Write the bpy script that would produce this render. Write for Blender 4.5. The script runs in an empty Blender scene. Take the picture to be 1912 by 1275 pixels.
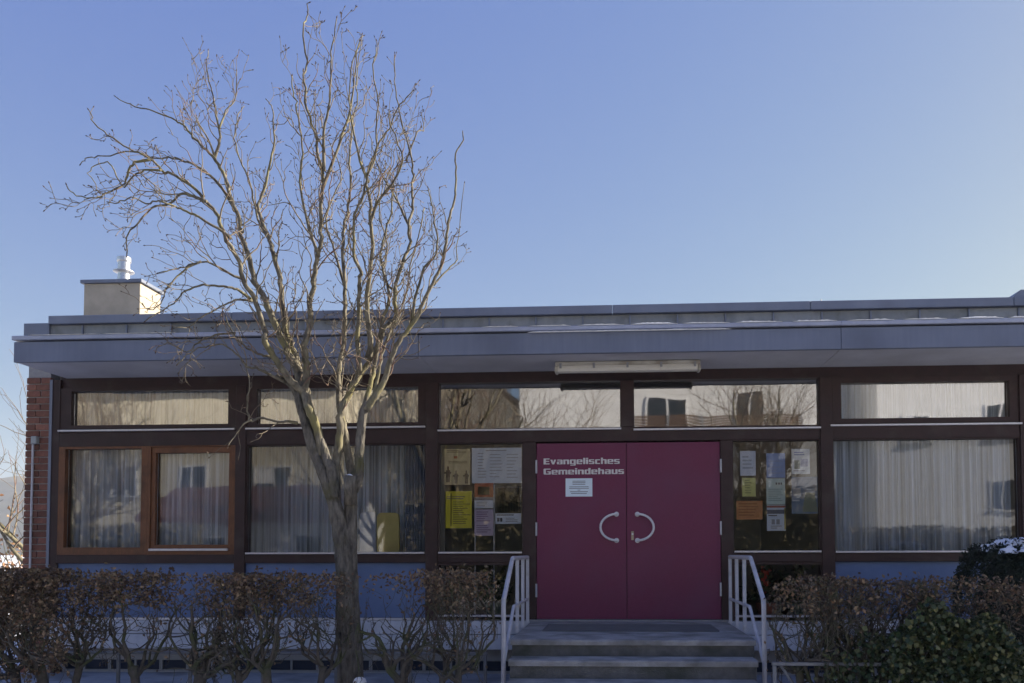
import bpy, math, random
import numpy as np
from mathutils import Vector, Matrix
R = math.radians
random.seed(7); rng = np.random.default_rng(11)
scene = bpy.context.scene
COL = scene.collection

# ------------------------------------------------------------------ camera
W, H = 1912.0, 1275.0            # photograph size used for measuring
F, CX, CY = 1550.0, 1058.0, 966.0
CAM = Vector((0.0, -9.34, 0.765))
vy = Vector(((1145-CX)/F, -(1030-CY)/F, -1)).normalized()
vx = -Vector(((-26600-CX)/F, -(1110-CY)/F, -1)); vx = (vx - vx.dot(vy)*vy).normalized()
vz = vx.cross(vy)
M = Matrix((vx, vy, vz)).transposed()          # world -> camera
Mi = M.transposed()                            # camera -> world
cd = bpy.data.cameras.new('camera'); cam = bpy.data.objects.new('camera', cd); COL.objects.link(cam)
cam.matrix_world = Matrix.Translation(CAM) @ Mi.to_4x4()
cd.sensor_fit = 'HORIZONTAL'; cd.sensor_width = 36; cd.lens = F/W*36
cd.shift_x = (W/2-CX)/W; cd.shift_y = (CY-H/2)/W
cd.clip_start = 0.1; cd.clip_end = 6000
scene.camera = cam

# ------------------------------------------------------------------ sky, sun, exposure
SUN_AZ, SUN_EL = 66.0, 25.5       # degrees from +Y towards +X, above the horizon
sdir = Vector((math.sin(R(SUN_AZ))*math.cos(R(SUN_EL)), math.cos(R(SUN_AZ))*math.cos(R(SUN_EL)), math.sin(R(SUN_EL))))
world = bpy.data.worlds.new('World'); scene.world = world; world.use_nodes = True
wn = world.node_tree.nodes; wl = world.node_tree.links; wn.clear()
sky = wn.new('ShaderNodeTexSky'); sky.sky_type = 'NISHITA'; sky.sun_disc = False
sky.sun_elevation = R(SUN_EL); sky.sun_rotation = R(SUN_AZ)
sky.altitude = 300; sky.air_density = 1.0; sky.dust_density = 1.0; sky.ozone_density = 3.0
bg = wn.new('ShaderNodeBackground'); bg.inputs['Strength'].default_value = 0.0725
wo = wn.new('ShaderNodeOutputWorld')
# tone response of the photograph, the same over the whole sky: one exponent and gain for each channel
sp_c = wn.new('ShaderNodeSeparateColor'); cb_c = wn.new('ShaderNodeCombineColor'); wl.new(sky.outputs[0], sp_c.inputs[0])
for ch, ex, gain in (('Red', 0.966, 0.83), ('Green', 0.839, 0.87), ('Blue', 0.213, 2.38)):
    pw = wn.new('ShaderNodeMath'); pw.operation = 'POWER'; pw.inputs[1].default_value = ex
    mu = wn.new('ShaderNodeMath'); mu.operation = 'MULTIPLY'; mu.inputs[1].default_value = gain
    wl.new(sp_c.outputs[ch], pw.inputs[0]); wl.new(pw.outputs[0], mu.inputs[0]); wl.new(mu.outputs[0], cb_c.inputs[ch])
wl.new(cb_c.outputs[0], bg.inputs['Color']); wl.new(bg.outputs[0], wo.inputs['Surface'])
sl = bpy.data.lights.new('sun', 'SUN'); sl.energy = 5.0; sl.angle = R(0.5); sl.color = (1.0, 0.90, 0.74)
so = bpy.data.objects.new('sun', sl); COL.objects.link(so); so.rotation_euler = sdir.to_track_quat('Z', 'Y').to_euler()
so.location = (20, 20, 20)
scene.view_settings.view_transform = 'Standard'; scene.view_settings.look = 'None'
scene.view_settings.exposure = 1.42; scene.view_settings.gamma = 1.0
scene.view_settings.use_curve_mapping = False
scene.render.engine = 'CYCLES'
scene.cycles.use_denoising = True
scene.cycles.max_bounces = 8; scene.cycles.transparent_max_bounces = 16
scene.cycles.caustics_reflective = False; scene.cycles.caustics_refractive = False
scene.cycles.sample_clamp_indirect = 4.0

# ------------------------------------------------------------------ helpers
def at(px, py, Y):
    """point of the plane at depth Y that the photograph shows at (px, py)"""
    d = Mi @ Vector(((px-CX)/F, -(py-CY)/F, -1))
    t = (Y - CAM.y)/d.y
    return CAM + d*t
def aX(px, py, Y=0.0): return at(px, py, Y).x
def aZ(px, py, Y=0.0): return at(px, py, Y).z

WLOC = {}
def tag(o, label=None, cat=None, group=None, kind=None):
    if label: o['label'] = label
    if cat: o['category'] = cat
    if group: o['group'] = group
    if kind: o['kind'] = kind
    return o
def thing(name, loc, label, cat, group=None):
    o = bpy.data.objects.new(name, None); COL.objects.link(o)
    o.location = loc; o.empty_display_size = 0.2
    WLOC[o] = Vector(loc)
    return tag(o, label, cat, group)

class MB:
    def __init__(s): s.v = []; s.f = []; s.smooth = False
    def add(s, vs, fs):
        n = len(s.v); s.v += [tuple(p) for p in vs]; s.f += [tuple(i+n for i in f) for f in fs]; return s
    def box(s, x0, x1, y0, y1, z0, z1, c=0.0):
        if c <= 0:
            return s.add([(x0,y0,z0),(x1,y0,z0),(x1,y1,z0),(x0,y1,z0),(x0,y0,z1),(x1,y0,z1),(x1,y1,z1),(x0,y1,z1)],
                  [(0,3,2,1),(4,5,6,7),(0,1,5,4),(1,2,6,5),(2,3,7,6),(3,0,4,7)])
        vs = []; idx = {}
        X=(x0,x1); Yy=(y0,y1); Z=(z0,z1)
        for i in (0,1):
            for j in (0,1):
                for k in (0,1):
                    sx = c if i==0 else -c; sy = c if j==0 else -c; sz = c if k==0 else -c
                    idx[i,j,k,0]=len(vs); vs.append((X[i],Yy[j]+sy,Z[k]+sz))
                    idx[i,j,k,1]=len(vs); vs.append((X[i]+sx,Yy[j],Z[k]+sz))
                    idx[i,j,k,2]=len(vs); vs.append((X[i]+sx,Yy[j]+sy,Z[k]))
        g=lambda i,j,k,a: idx[i,j,k,a]
        fs=[]
        for a in (0,1):
            q=[g(a,0,0,0),g(a,1,0,0),g(a,1,1,0),g(a,0,1,0)]; fs.append(q if a else q[::-1])
            q=[g(0,a,0,1),g(1,a,0,1),g(1,a,1,1),g(0,a,1,1)]; fs.append(q[::-1] if a else q)
            q=[g(0,0,a,2),g(1,0,a,2),g(1,1,a,2),g(0,1,a,2)]; fs.append(q if a else q[::-1])
        for a in (0,1):
            for b in (0,1):
                q=[g(a,b,0,0),g(a,b,0,1),g(a,b,1,1),g(a,b,1,0)]; fs.append(q if (a==b) else q[::-1])
                q=[g(a,0,b,2),g(a,0,b,0),g(a,1,b,0),g(a,1,b,2)]; fs.append(q if (a!=b) else q[::-1])
                q=[g(0,a,b,1),g(0,a,b,2),g(1,a,b,2),g(1,a,b,1)]; fs.append(q if (a!=b) else q[::-1])
        for i in (0,1):
            for j in (0,1):
                for k in (0,1):
                    q=[g(i,j,k,0),g(i,j,k,1),g(i,j,k,2)]
                    fs.append(q if (i+j+k)%2==0 else q[::-1])
        return s.add(vs, fs)
    def ring(s, o, i, y0, y1):
        """window frame: outer rect o=(x0,x1,z0,z1), inner rect i, between y0 (front) and y1"""
        def loop(r, y): return [(r[0],y,r[2]),(r[1],y,r[2]),(r[1],y,r[3]),(r[0],y,r[3])]
        vs = loop(o,y0)+loop(i,y0)+loop(o,y1)+loop(i,y1)
        fs=[]
        for k in range(4):
            n=(k+1)%4
            fs += [(k,n,4+n,4+k),(8+n,8+k,12+k,12+n),(k,8+k,8+n,n),(4+k,4+n,12+n,12+k)]
        return s.add(vs, fs)
    def tube(s, pts, rad, n=6, caps=True):
        pts=[Vector(p) for p in pts]; m=len(pts)
        if not hasattr(rad,'__len__'): rad=[rad]*m
        t=(pts[1]-pts[0]).normalized()
        u=t.orthogonal().normalized()
        vs=[]; fs=[]
        for a in range(m):
            if a==0: t=pts[1]-pts[0]
            elif a==m-1: t=pts[-1]-pts[-2]
            else: t=pts[a+1]-pts[a-1]
            if t.length<1e-9: t=Vector((0,0,1))
            t.normalize(); u=(u-u.dot(t)*t)
            if u.length<1e-6: u=t.orthogonal()
            u.normalize(); w=t.cross(u)
            for k in range(n):
                an=2*math.pi*k/n
                vs.append(pts[a]+rad[a]*(math.cos(an)*u+math.sin(an)*w))
        for a in range(m-1):
            for k in range(n):
                k2=(k+1)%n
                fs.append((a*n+k,a*n+k2,(a+1)*n+k2,(a+1)*n+k))
        if caps:
            fs.append(tuple(range(n))[::-1]); fs.append(tuple((m-1)*n+k for k in range(n)))
        return s.add(vs, fs)
    def lathe(s, prof, cx, cy, n=24):
        vs=[]; fs=[]; m=len(prof)
        for r,z in prof:
            for k in range(n):
                a=2*math.pi*k/n; vs.append((cx+r*math.cos(a),cy+r*math.sin(a),z))
        for a in range(m-1):
            for k in range(n):
                k2=(k+1)%n; fs.append((a*n+k,a*n+k2,(a+1)*n+k2,(a+1)*n+k))
        fs.append(tuple(range(n))[::-1]); fs.append(tuple((m-1)*n+k for k in range(n)))
        return s.add(vs, fs)
    def prism(s, poly, y0, y1):
        """polygon in X-Z (counter-clockwise seen from -Y) pushed from y0 to y1"""
        n=len(poly)
        vs=[(x,y0,z) for x,z in poly]+[(x,y1,z) for x,z in poly]
        fs=[tuple(range(n)),tuple(range(2*n-1,n-1,-1))]
        for k in range(n):
            k2=(k+1)%n; fs.append((k2,k,n+k,n+k2))
        return s.add(vs, fs)
    def build(s, name, mat, parent=None, smooth=False):
        me=bpy.data.meshes.new(name)
        off = WLOC.get(parent, Vector((0,0,0))) if parent else Vector((0,0,0))
        me.from_pydata([(p[0]-off.x,p[1]-off.y,p[2]-off.z) for p in s.v], [], s.f)
        me.update()
        if smooth: me.polygons.foreach_set('use_smooth',[True]*len(me.polygons))
        me.materials.append(mat)
        o=bpy.data.objects.new(name, me); COL.objects.link(o)
        if parent:
            o.parent=parent; WLOC[o]=off.copy()
        return o
def mesh_np(name, V, Fq, mat, parent=None, smooth=False):
    me=bpy.data.meshes.new(name)
    off = WLOC.get(parent, Vector((0,0,0))) if parent else Vector((0,0,0))
    V=np.asarray(V,dtype=np.float64)-np.array(off[:])
    Fq=np.asarray(Fq)
    k=Fq.shape[1]
    me.vertices.add(len(V)); me.vertices.foreach_set('co',V.ravel())
    me.loops.add(Fq.size); me.loops.foreach_set('vertex_index',Fq.ravel().astype(np.int32))
    me.polygons.add(len(Fq)); me.polygons.foreach_set('loop_start',np.arange(0,Fq.size,k,dtype=np.int32))
    me.update(calc_edges=True); me.validate()
    if smooth: me.polygons.foreach_set('use_smooth',[True]*len(me.polygons))
    me.materials.append(mat)
    o=bpy.data.objects.new(name, me); COL.objects.link(o)
    if parent: o.parent=parent; WLOC[o]=off.copy()
    return o

# ------------------------------------------------------------------ materials
MATS={}
def pm(name, c1, c2=None, bdist=0.01, scale=6.0, rough=0.6, metal=0.0, bump=0.0, bscale=60.0, stretch=(1,1,1), rnd=0.0, spec=0.4, c3=None, s3=1.5, t3=(0.5,0.62), detail=6.0, rvar=0.1):
    m=bpy.data.materials.new(name); m.use_nodes=True; nt=m.node_tree; N=nt.nodes; L=nt.links
    b=N['Principled BSDF']; b.inputs['Roughness'].default_value=rough; b.inputs['Metallic'].default_value=metal
    b.inputs['Specular IOR Level'].default_value=spec
    tc=N.new('ShaderNodeTexCoord'); mp=N.new('ShaderNodeMapping'); mp.inputs['Scale'].default_value=stretch
    L.new(tc.outputs['Object'],mp.inputs['Vector'])
    nz=N.new('ShaderNodeTexNoise'); nz.inputs['Scale'].default_value=scale; nz.inputs['Detail'].default_value=detail; nz.inputs['Roughness'].default_value=0.65
    L.new(mp.outputs[0],nz.inputs['Vector'])
    rp=N.new('ShaderNodeValToRGB'); rp.color_ramp.elements[0].position=0.3; rp.color_ramp.elements[1].position=0.7
    c2=c2 or tuple(min(1,x*1.25) for x in c1)
    rp.color_ramp.elements[0].color=(*c1,1); rp.color_ramp.elements[1].color=(*c2,1)
    L.new(nz.outputs['Fac'],rp.inputs[0]); colr=rp.outputs[0]
    if c3:
        n3=N.new('ShaderNodeTexNoise'); n3.inputs['Scale'].default_value=s3; n3.inputs['Detail'].default_value=5
        L.new(tc.outputs['Object'],n3.inputs['Vector'])
        r3=N.new('ShaderNodeValToRGB'); r3.color_ramp.elements[0].position=t3[0]; r3.color_ramp.elements[1].position=t3[1]
        L.new(n3.outputs['Fac'],r3.inputs[0])
        mx=N.new('ShaderNodeMix'); mx.data_type='RGBA'; mx.inputs['B'].default_value=(*c3,1)
        L.new(r3.outputs[0],mx.inputs['Factor']); L.new(colr,mx.inputs['A']); colr=mx.outputs['Result']
    if rnd>0:
        oi=N.new('ShaderNodeObjectInfo'); mr=N.new('ShaderNodeMapRange')
        mr.inputs['To Min'].default_value=1-rnd; mr.inputs['To Max'].default_value=1+rnd
        L.new(oi.outputs['Random'],mr.inputs['Value'])
        hs=N.new('ShaderNodeHueSaturation'); L.new(colr,hs.inputs['Color']); L.new(mr.outputs[0],hs.inputs['Value']); colr=hs.outputs[0]
    L.new(colr,b.inputs['Base Color'])
    if rvar>0:
        r2=N.new('ShaderNodeMapRange'); r2.inputs['To Min'].default_value=max(0.02,rough-rvar); r2.inputs['To Max'].default_value=min(1,rough+rvar)
        L.new(nz.outputs['Fac'],r2.inputs['Value']); L.new(r2.outputs[0],b.inputs['Roughness'])
    if bump>0:
        nb=N.new('ShaderNodeTexNoise'); nb.inputs['Scale'].default_value=bscale; nb.inputs['Detail'].default_value=5
        L.new(mp.outputs[0],nb.inputs['Vector'])
        bp=N.new('ShaderNodeBump'); bp.inputs['Strength'].default_value=bump; bp.inputs['Distance'].default_value=bdist
        L.new(nb.outputs['Fac'],bp.inputs['Height']); L.new(bp.outputs[0],b.inputs['Normal'])
    MATS[name]=m; return m

M_brown = pm('dark brown stained wood',(0.022,0.009,0.010),(0.042,0.017,0.018),scale=9,stretch=(1,1,1),rough=.5,bump=.25,bscale=50,c3=(0.05,0.033,0.03),s3=4,t3=(.55,.75))
M_orange= pm('orange brown wood',(0.125,0.047,0.019),(0.215,0.084,0.033),scale=14,stretch=(6,6,1),rough=.5,bump=.2,bscale=30,c3=(0.09,0.036,0.016),s3=5,t3=(.5,.7))
M_alu   = pm('aluminium sill',(0.5,0.5,0.55),(0.62,0.62,0.66),rough=.38,metal=.6,scale=20)
M_zinc  = pm('zinc sheet',(0.17,0.198,0.27),(0.23,0.258,0.33),scale=3,rough=.5,metal=.35,stretch=(1,1,.5),bump=.08,bscale=8,rnd=.07,c3=(0.17,0.185,0.235),s3=2.2,t3=(.45,.75))
M_zincd = pm('weathered zinc panel',(0.20,0.225,0.255),(0.30,0.315,0.325),scale=5,rough=.55,metal=.3,stretch=(1,1,.35),bump=.1,bscale=6,rnd=.12,c3=(0.14,0.145,0.14),s3=5,t3=(.5,.8))
M_fascia= pm('grey painted fascia board',(0.155,0.185,0.27),(0.195,0.225,0.31),scale=4,rough=.6,bump=.05,bscale=30,stretch=(5,5,.35),c3=(0.115,0.135,0.195),s3=1.3,t3=(.45,.8))
M_soffit= pm('soffit board',(0.54,0.55,0.62),(0.63,0.64,0.70),scale=4,rough=.75,bump=.08,bscale=40,c3=(0.44,0.44,0.48),s3=1.2,t3=(.45,.8))
M_door  = pm('aubergine door paint',(0.135,0.021,0.062),(0.185,0.030,0.086),scale=110,spec=.3,rough=.40,bump=.2,bscale=260,c3=(0.145,0.040,0.092),s3=1.7,t3=(.45,.85))
M_blue  = pm('blue infill panel',(0.095,0.15,0.295),(0.125,0.185,0.34),scale=3,rough=.5,bump=.06,bscale=20,stretch=(1,1,.4),c3=(0.08,0.125,0.24),s3=2.5,t3=(.45,.8))
M_conc  = pm('plinth concrete',(0.46,0.48,0.54),(0.60,0.61,0.66),scale=7,rough=.85,bump=.3,bscale=60,c3=(0.36,0.38,0.42),s3=2.2,t3=(.45,.75))
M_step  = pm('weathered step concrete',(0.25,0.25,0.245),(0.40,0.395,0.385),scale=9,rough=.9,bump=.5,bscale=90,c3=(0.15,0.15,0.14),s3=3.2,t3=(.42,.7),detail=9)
M_brick = pm('clinker brick',(0.15,0.064,0.046),(0.26,0.115,0.078),scale=16,rough=.85,bump=.4,bscale=70,rnd=.38,c3=(0.10,0.045,0.045),s3=7,t3=(.5,.75))
M_mortar= pm('mortar',(0.30,0.29,0.29),(0.38,0.37,0.36),scale=30,rough=.95,bump=.4,bscale=120)
M_white = pm('white painted steel',(0.44,0.45,0.49),(0.57,0.57,0.61),scale=12,rough=.45,c3=(0.40,0.39,0.38),s3=9,t3=(.58,.75))
M_galv  = pm('galvanised steel',(0.24,0.25,0.27),(0.35,0.36,0.38),scale=18,rough=.5,metal=.4)
M_chrome= pm('light grey enamelled handle',(0.66,0.66,0.70),(0.70,0.70,0.74),scale=5,rough=.3,metal=.0,rvar=0)
M_letter= pm('white lettering',(0.62,0.6,0.6),(0.72,0.70,0.70),scale=30,rough=.5)
M_beige = pm('chimney render',(0.42,0.37,0.29),(0.54,0.48,0.385),scale=4,rough=.9,bump=.2,bscale=80,c3=(0.36,0.32,0.255),s3=2.5,t3=(.45,.75))
M_steel = pm('stainless flue',(0.62,0.62,0.63),(0.75,0.75,0.76),scale=20,rough=.3,metal=.9)
M_snow  = pm('snow',(0.80,0.82,0.86),(0.90,0.91,0.93),scale=15,rough=.8,bump=.6,bscale=30,spec=.2)
M_lampb = pm('lamp housing',(0.44,0.42,0.37),(0.54,0.52,0.46),scale=10,rough=.4,c3=(0.34,0.31,0.26),s3=4)
M_lampc = pm('lamp cover',(0.60,0.58,0.52),(0.68,0.66,0.60),scale=8,rough=.3)
M_room  = pm('interior wall paint',(0.34,0.31,0.27),(0.40,0.37,0.32),scale=2,rough=.9)
M_floor = pm('interior floor',(0.12,0.08,0.05),(0.17,0.11,0.07),scale=3,rough=.5)
M_dark  = pm('dark cellar glass',(0.012,0.018,0.035),(0.02,0.028,0.05),scale=3,rough=.12,spec=.6)
M_soil  = pm('winter soil with added snow',(0.06,0.05,0.04),(0.10,0.085,0.065),scale=12,rough=.95,bump=.8,bscale=60,c3=(0.80,0.82,0.86),s3=1.6,t3=(.38,.46))  # unseen snow on the bed, added to bounce light onto the shaded facade
M_pave  = pm('grey paving',(0.30,0.31,0.335),(0.40,0.41,0.43),scale=10,rough=.9,bump=.3,bscale=90,c3=(0.80,0.82,0.86),s3=.9,t3=(.44,.52))  # its snow patches lie out of view, added for bounce light on the facade
M_asph  = pm('asphalt',(0.13,0.13,0.133),(0.18,0.18,0.183),scale=60,rough=.9,bump=.5,bscale=300)
M_grass = pm('winter grass ground',(0.07,0.075,0.035),(0.12,0.11,0.06),scale=2,rough=1,bump=.5,bscale=20,c3=(0.80,0.82,0.86),s3=.35,t3=(.34,.42))  # snow patches spread wide to bounce sunlight up at the hall front
M_cellar= pm('cellar wall render',(0.30,0.30,0.31),(0.40,0.40,0.41),scale=5,rough=.9,bump=.2)

def glass_mat(name, refl, wave, tint=(0.94,0.95,0.96)):
    m=bpy.data.materials.new(name); m.use_nodes=True; nt=m.node_tree; N=nt.nodes; L=nt.links; N.clear()
    o=N.new('ShaderNodeOutputMaterial'); mx=N.new('ShaderNodeMixShader')
    tr=N.new('ShaderNodeBsdfTransparent'); tr.inputs[0].default_value=(*tint,1)
    gl=N.new('ShaderNodeBsdfGlossy'); gl.inputs['Roughness'].default_value=0.02; gl.inputs['Color'].default_value=(0.97,0.97,1,1)
    tc=N.new('ShaderNodeTexCoord'); oi=N.new('ShaderNodeObjectInfo')
    ad=N.new('ShaderNodeVectorMath'); ad.operation='ADD'; L.new(tc.outputs['Object'],ad.inputs[0])
    cm=N.new('ShaderNodeCombineXYZ'); ml=N.new('ShaderNodeMath'); ml.operation='MULTIPLY'; ml.inputs[1].default_value=37
    L.new(oi.outputs['Random'],ml.inputs[0]); L.new(ml.outputs[0],cm.inputs[1]); L.new(cm.outputs[0],ad.inputs[1])
    nz=N.new('ShaderNodeTexNoise'); nz.inputs['Scale'].default_value=1.7; nz.inputs['Detail'].default_value=1.0
    L.new(ad.outputs[0],nz.inputs['Vector'])
    bp=N.new('ShaderNodeBump'); bp.inputs['Strength'].default_value=1.0; bp.inputs['Distance'].default_value=wave
    L.new(nz.outputs['Fac'],bp.inputs['Height']); L.new(bp.outputs[0],gl.inputs['Normal'])
    fr=N.new('ShaderNodeFresnel'); fr.inputs['IOR'].default_value=1.5
    a2=N.new('ShaderNodeMath'); a2.operation='ADD'; a2.inputs[1].default_value=refl; a2.use_clamp=True
    L.new(fr.outputs[0],a2.inputs[0]); L.new(a2.outputs[0],mx.inputs[0])
    L.new(tr.outputs[0],mx.inputs[1]); L.new(gl.outputs[0],mx.inputs[2]); L.new(mx.outputs[0],o.inputs[0])
    return m
M_glass = glass_mat('window glass', 0.0, 0.0016)
M_glassn= glass_mat('notice glass', 0.012, 0.0016)
M_glassu= glass_mat('transom glass', 0.15, 0.0016)

def curtain_mat():
    m=bpy.data.materials.new('sheer curtain'); m.use_nodes=True; nt=m.node_tree; N=nt.nodes; L=nt.links; N.clear()
    o=N.new('ShaderNodeOutputMaterial')
    d=N.new('ShaderNodeBsdfDiffuse'); d.inputs[0].default_value=(0.76,0.85,0.97,1)
    t=N.new('ShaderNodeBsdfTranslucent'); t.inputs[0].default_value=(0.75,0.75,0.74,1)
    tr=N.new('ShaderNodeBsdfTransparent')
    m1=N.new('ShaderNodeMixShader'); m1.inputs[0].default_value=.12
    m2=N.new('ShaderNodeMixShader')
    tc=N.new('ShaderNodeTexCoord'); mp=N.new('ShaderNodeMapping'); mp.inputs['Scale'].default_value=(22,1,0.15)
    nz=N.new('ShaderNodeTexNoise'); nz.inputs['Scale'].default_value=2; nz.inputs['Detail'].default_value=3
    L.new(tc.outputs['Object'],mp.inputs[0]); L.new(mp.outputs[0],nz.inputs['Vector'])
    mr=N.new('ShaderNodeMapRange'); mr.inputs['From Min'].default_value=.35; mr.inputs['From Max'].default_value=.65; mr.inputs['To Min'].default_value=.02; mr.inputs['To Max'].default_value=.60
    L.new(nz.outputs['Fac'],mr.inputs['Value']); L.new(mr.outputs[0],m2.inputs[0])
    L.new(d.outputs[0],m1.inputs[1]); L.new(t.outputs[0],m1.inputs[2])
    L.new(m1.outputs[0],m2.inputs[1]); L.new(tr.outputs[0],m2.inputs[2]); L.new(m2.outputs[0],o.inputs[0])
    return m
M_curt=curtain_mat()
def flat(name,c,rough=.6):
    if name in MATS: return MATS[name]
    return pm(name,c,tuple(min(1,x*1.06) for x in c),scale=20,rough=rough)

# ------------------------------------------------------------------ the setting
GZ=-0.62
def slab(name, x0,x1,y0,y1,z0,z1, mat, label=None):
    o=MB().box(x0,x1,y0,y1,z0,z1).build(name,mat); tag(o,label,None,None,'structure'); return o
o=MB().add([(-3000,-3000,GZ-.16),(3000,-3000,GZ-.16),(3000,3000,GZ-.16),(-3000,3000,GZ-.16)],[(0,1,2,3)]).build('ground',M_grass); tag(o,kind='structure')
M_fore=pm('bluish concrete paving',(0.24,0.26,0.30),(0.34,0.36,0.40),scale=10,rough=.9,bump=.3,bscale=90,c3=(0.18,0.19,0.21),s3=1.5)
slab('forecourt',-14,14,-1.75,0.24,GZ-.15,GZ,M_fore)
slab('planting_bed',-14,14,-3.2,-1.754,GZ-.15,GZ+.01,M_soil)
slab('pavement',-40,40,-5.2,-3.204,GZ-.15,GZ-.01,M_pave)
slab('road',-60,60,-14.0,-5.3,GZ-.159,GZ-.155,M_asph)
slab('pavement_far',-60,60,-16.2,-14.05,GZ-.158,GZ-.03,M_pave)

# ------------------------------------------------------------------ community hall
hall=thing('community_hall',(0,0,0),'long flat roofed parish hall with brown window wall, grey fascia and aubergine doors','building')
DC=aX(1172,1000)                  # door centre
XL=aX(49,850); XR=10.5            # ends of the building
ZS=2.815                          # soffit height
# structure of the shell
MB().box(XL+.30,XR,0.20,7.2,-.14,-.02).build('floor_slab',M_floor,hall)
MB().box(XL+.02,XL+.27,0.30,7.3,GZ-.1,3.30).build('side_wall',M_mortar,hall)
MB().box(XL+.275,XR,7.0,7.3,GZ-.1,3.30).build('back_wall',M_room,hall)
MB().box(XR-.25,XR,0.2,6.99,-.01,2.80).build('end_wall',M_room,hall)
MB().box(XL+.275,XR,0.16,6.99,2.83,3.05).build('ceiling',M_room,hall)
MB().box(aX(808,900),aX(808,900)+.1,0.2,4.5,-.01,2.82).build('partition_wall',M_room,hall)
MB().box(aX(1545,900),aX(1545,900)+.1,0.2,4.5,-.01,2.82).build('partition_wall',M_room,hall)
MB().box(aX(808,900)+.1,aX(1545,900),4.2,4.4,-.01,2.82).build('partition_wall',M_room,hall)
MB().box(aX(112,700),XR,0.02,.155,2.70,3.20).build('header_beam',M_brown,hall)
MB().box(XL+.28,XR,.165,6.98,3.055,3.30).build('roof_slab',M_zinc,hall)

# brick pier at the left corner: core with every brick
pier=MB().box(XL+.012,XL+.283,-.006,.29,GZ-.1,3.05).build('brick_pier',M_mortar,hall)
bw=aX(94,850)-XL; ch=.0785
def brick_mesh(w):
    b=MB().box(0,w,0,.06,0,ch-.011,c=.004); me=bpy.data.meshes.new('brick')
    me.from_pydata(b.v,[],b.f); me.materials.append(M_brick); return me
w1=bw*.60; w2=bw*.40
bm_={}
for k,w in (('a',w1-.01),('b',w2-.006)): bm_[k]=brick_mesh(w)
nz=int((2.86-GZ)/ch)
for r in range(nz):
    z=GZ+.005+r*ch
    seq=(('a',0.0),('b',w1)) if r%2 else (('b',0.0),('a',w2))
    for k,dx in seq:
        o=bpy.data.objects.new('brick',bm_[k]); COL.objects.link(o); o.parent=pier
        o.location=(XL+dx,-.020+random.uniform(-.002,.002),z+random.uniform(-.001,.001))
        o.rotation_euler=(0,0,random.uniform(-.008,.008))
x=aX(95,850); MB().box(x-.012,x+.022,-.03,.01,GZ,2.80).build('corner_trim',M_zinc,hall)
x0=aX(98,850)+.003; x1=aX(112,850)
MB().box(x0,x1,-.02,.12,GZ,2.80).build('corner_post',M_brown,hall)
# conduit on the bricks
cx_=aX(65,900); zt=aZ(65,826)
MB().tube([(cx_,-.045,zt),(cx_-.002,-.045,GZ)],.0125,8).build('cable_conduit',M_white,hall)
b0=at(66,822,-.05); MB().box(b0.x-.034,b0.x+.034,-.085,-.026,b0.z-.045,b0.z+.045,c=.006).build('junction_box',pm('grey plastic box',(.30,.33,.33),rough=.5),hall)

# --- window wall
def rect(px0,px1,py0,py1,Y=0.0):
    mx=(px0+px1)/2; my=(py0+py1)/2
    return (aX(px0,my,Y),aX(px1,my,Y),aZ(mx,py1,Y),aZ(mx,py0,Y))
ZT=2.70      # underside of header
def zline(py,px=950): return aZ(px,py)
ZM1=zline(826); ZM0=zline(800)
P=[(441,460),(796,818),(1532,1556),(1905,1932)]
posts=[(aX(a,900),aX(b,900)) for a,b in P]
for a,b in posts: MB().box(a,b,-.035,.14,-.02,2.699,c=.004).build('post',M_brown,hall)
ja=(aX(978,980),aX(1001.5,980)); jb=(aX(1346,980),aX(1368,980))
for a,b in (ja,jb): MB().box(a,b,-.03,.14,-.02,zline(826)-.003,c=.003).build('door_jamb',M_brown,hall)
xm=aX(1171,750); MB().box(xm-.075,xm+.075,-.028,.14,ZM0+.002,2.698,c=.003).build('post',M_brown,hall)
bays=[(x1,posts[0][0]),(posts[0][1],posts[1][0]),(posts[1][1],posts[2][0]),(posts[2][1],posts[3][0]),(posts[3][1],XR)]
zmid=(aZ(300,826),aZ(300,801)); 
# mid rail
for i,(a,b) in enumerate(bays):
    c=(a+b)/2
    MB().box(a+.001,b-.001,-.022,.13,ZM1,ZM0,c=.003).build('middle_rail',M_brown,hall)
    MB().box(a+.001,b-.001,-.012,.12,ZT,2.81).build('head_rail',M_brown,hall) if False else None
def window(glass,outer,mat=M_brown,y0=-.012,y1=.10,pane=M_glass,sill=None,sillmat=M_alu,py=.045):
    w=MB().ring(outer,glass,y0,y1).build('window',mat,hall)
    e=.012
    MB().box(glass[0]-e,glass[1]+e,py,py+.006,glass[2]-e,glass[3]+e).build('pane',pane,w) if False else \
    MB().box(glass[0]+.001,glass[1]-.001,py,py+.006,glass[2]+.001,glass[3]-.001).build('pane',pane,w)
    if sill: MB().box(sill[0],sill[1],y0-.038,y0-.001,sill[2],sill[2]+.022,c=.003).build('sill',sillmat,w)
    return w
ZB1=zline(1034); ZB0=zline(1050); ZF=zline(1152)
curtains=[]
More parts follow.
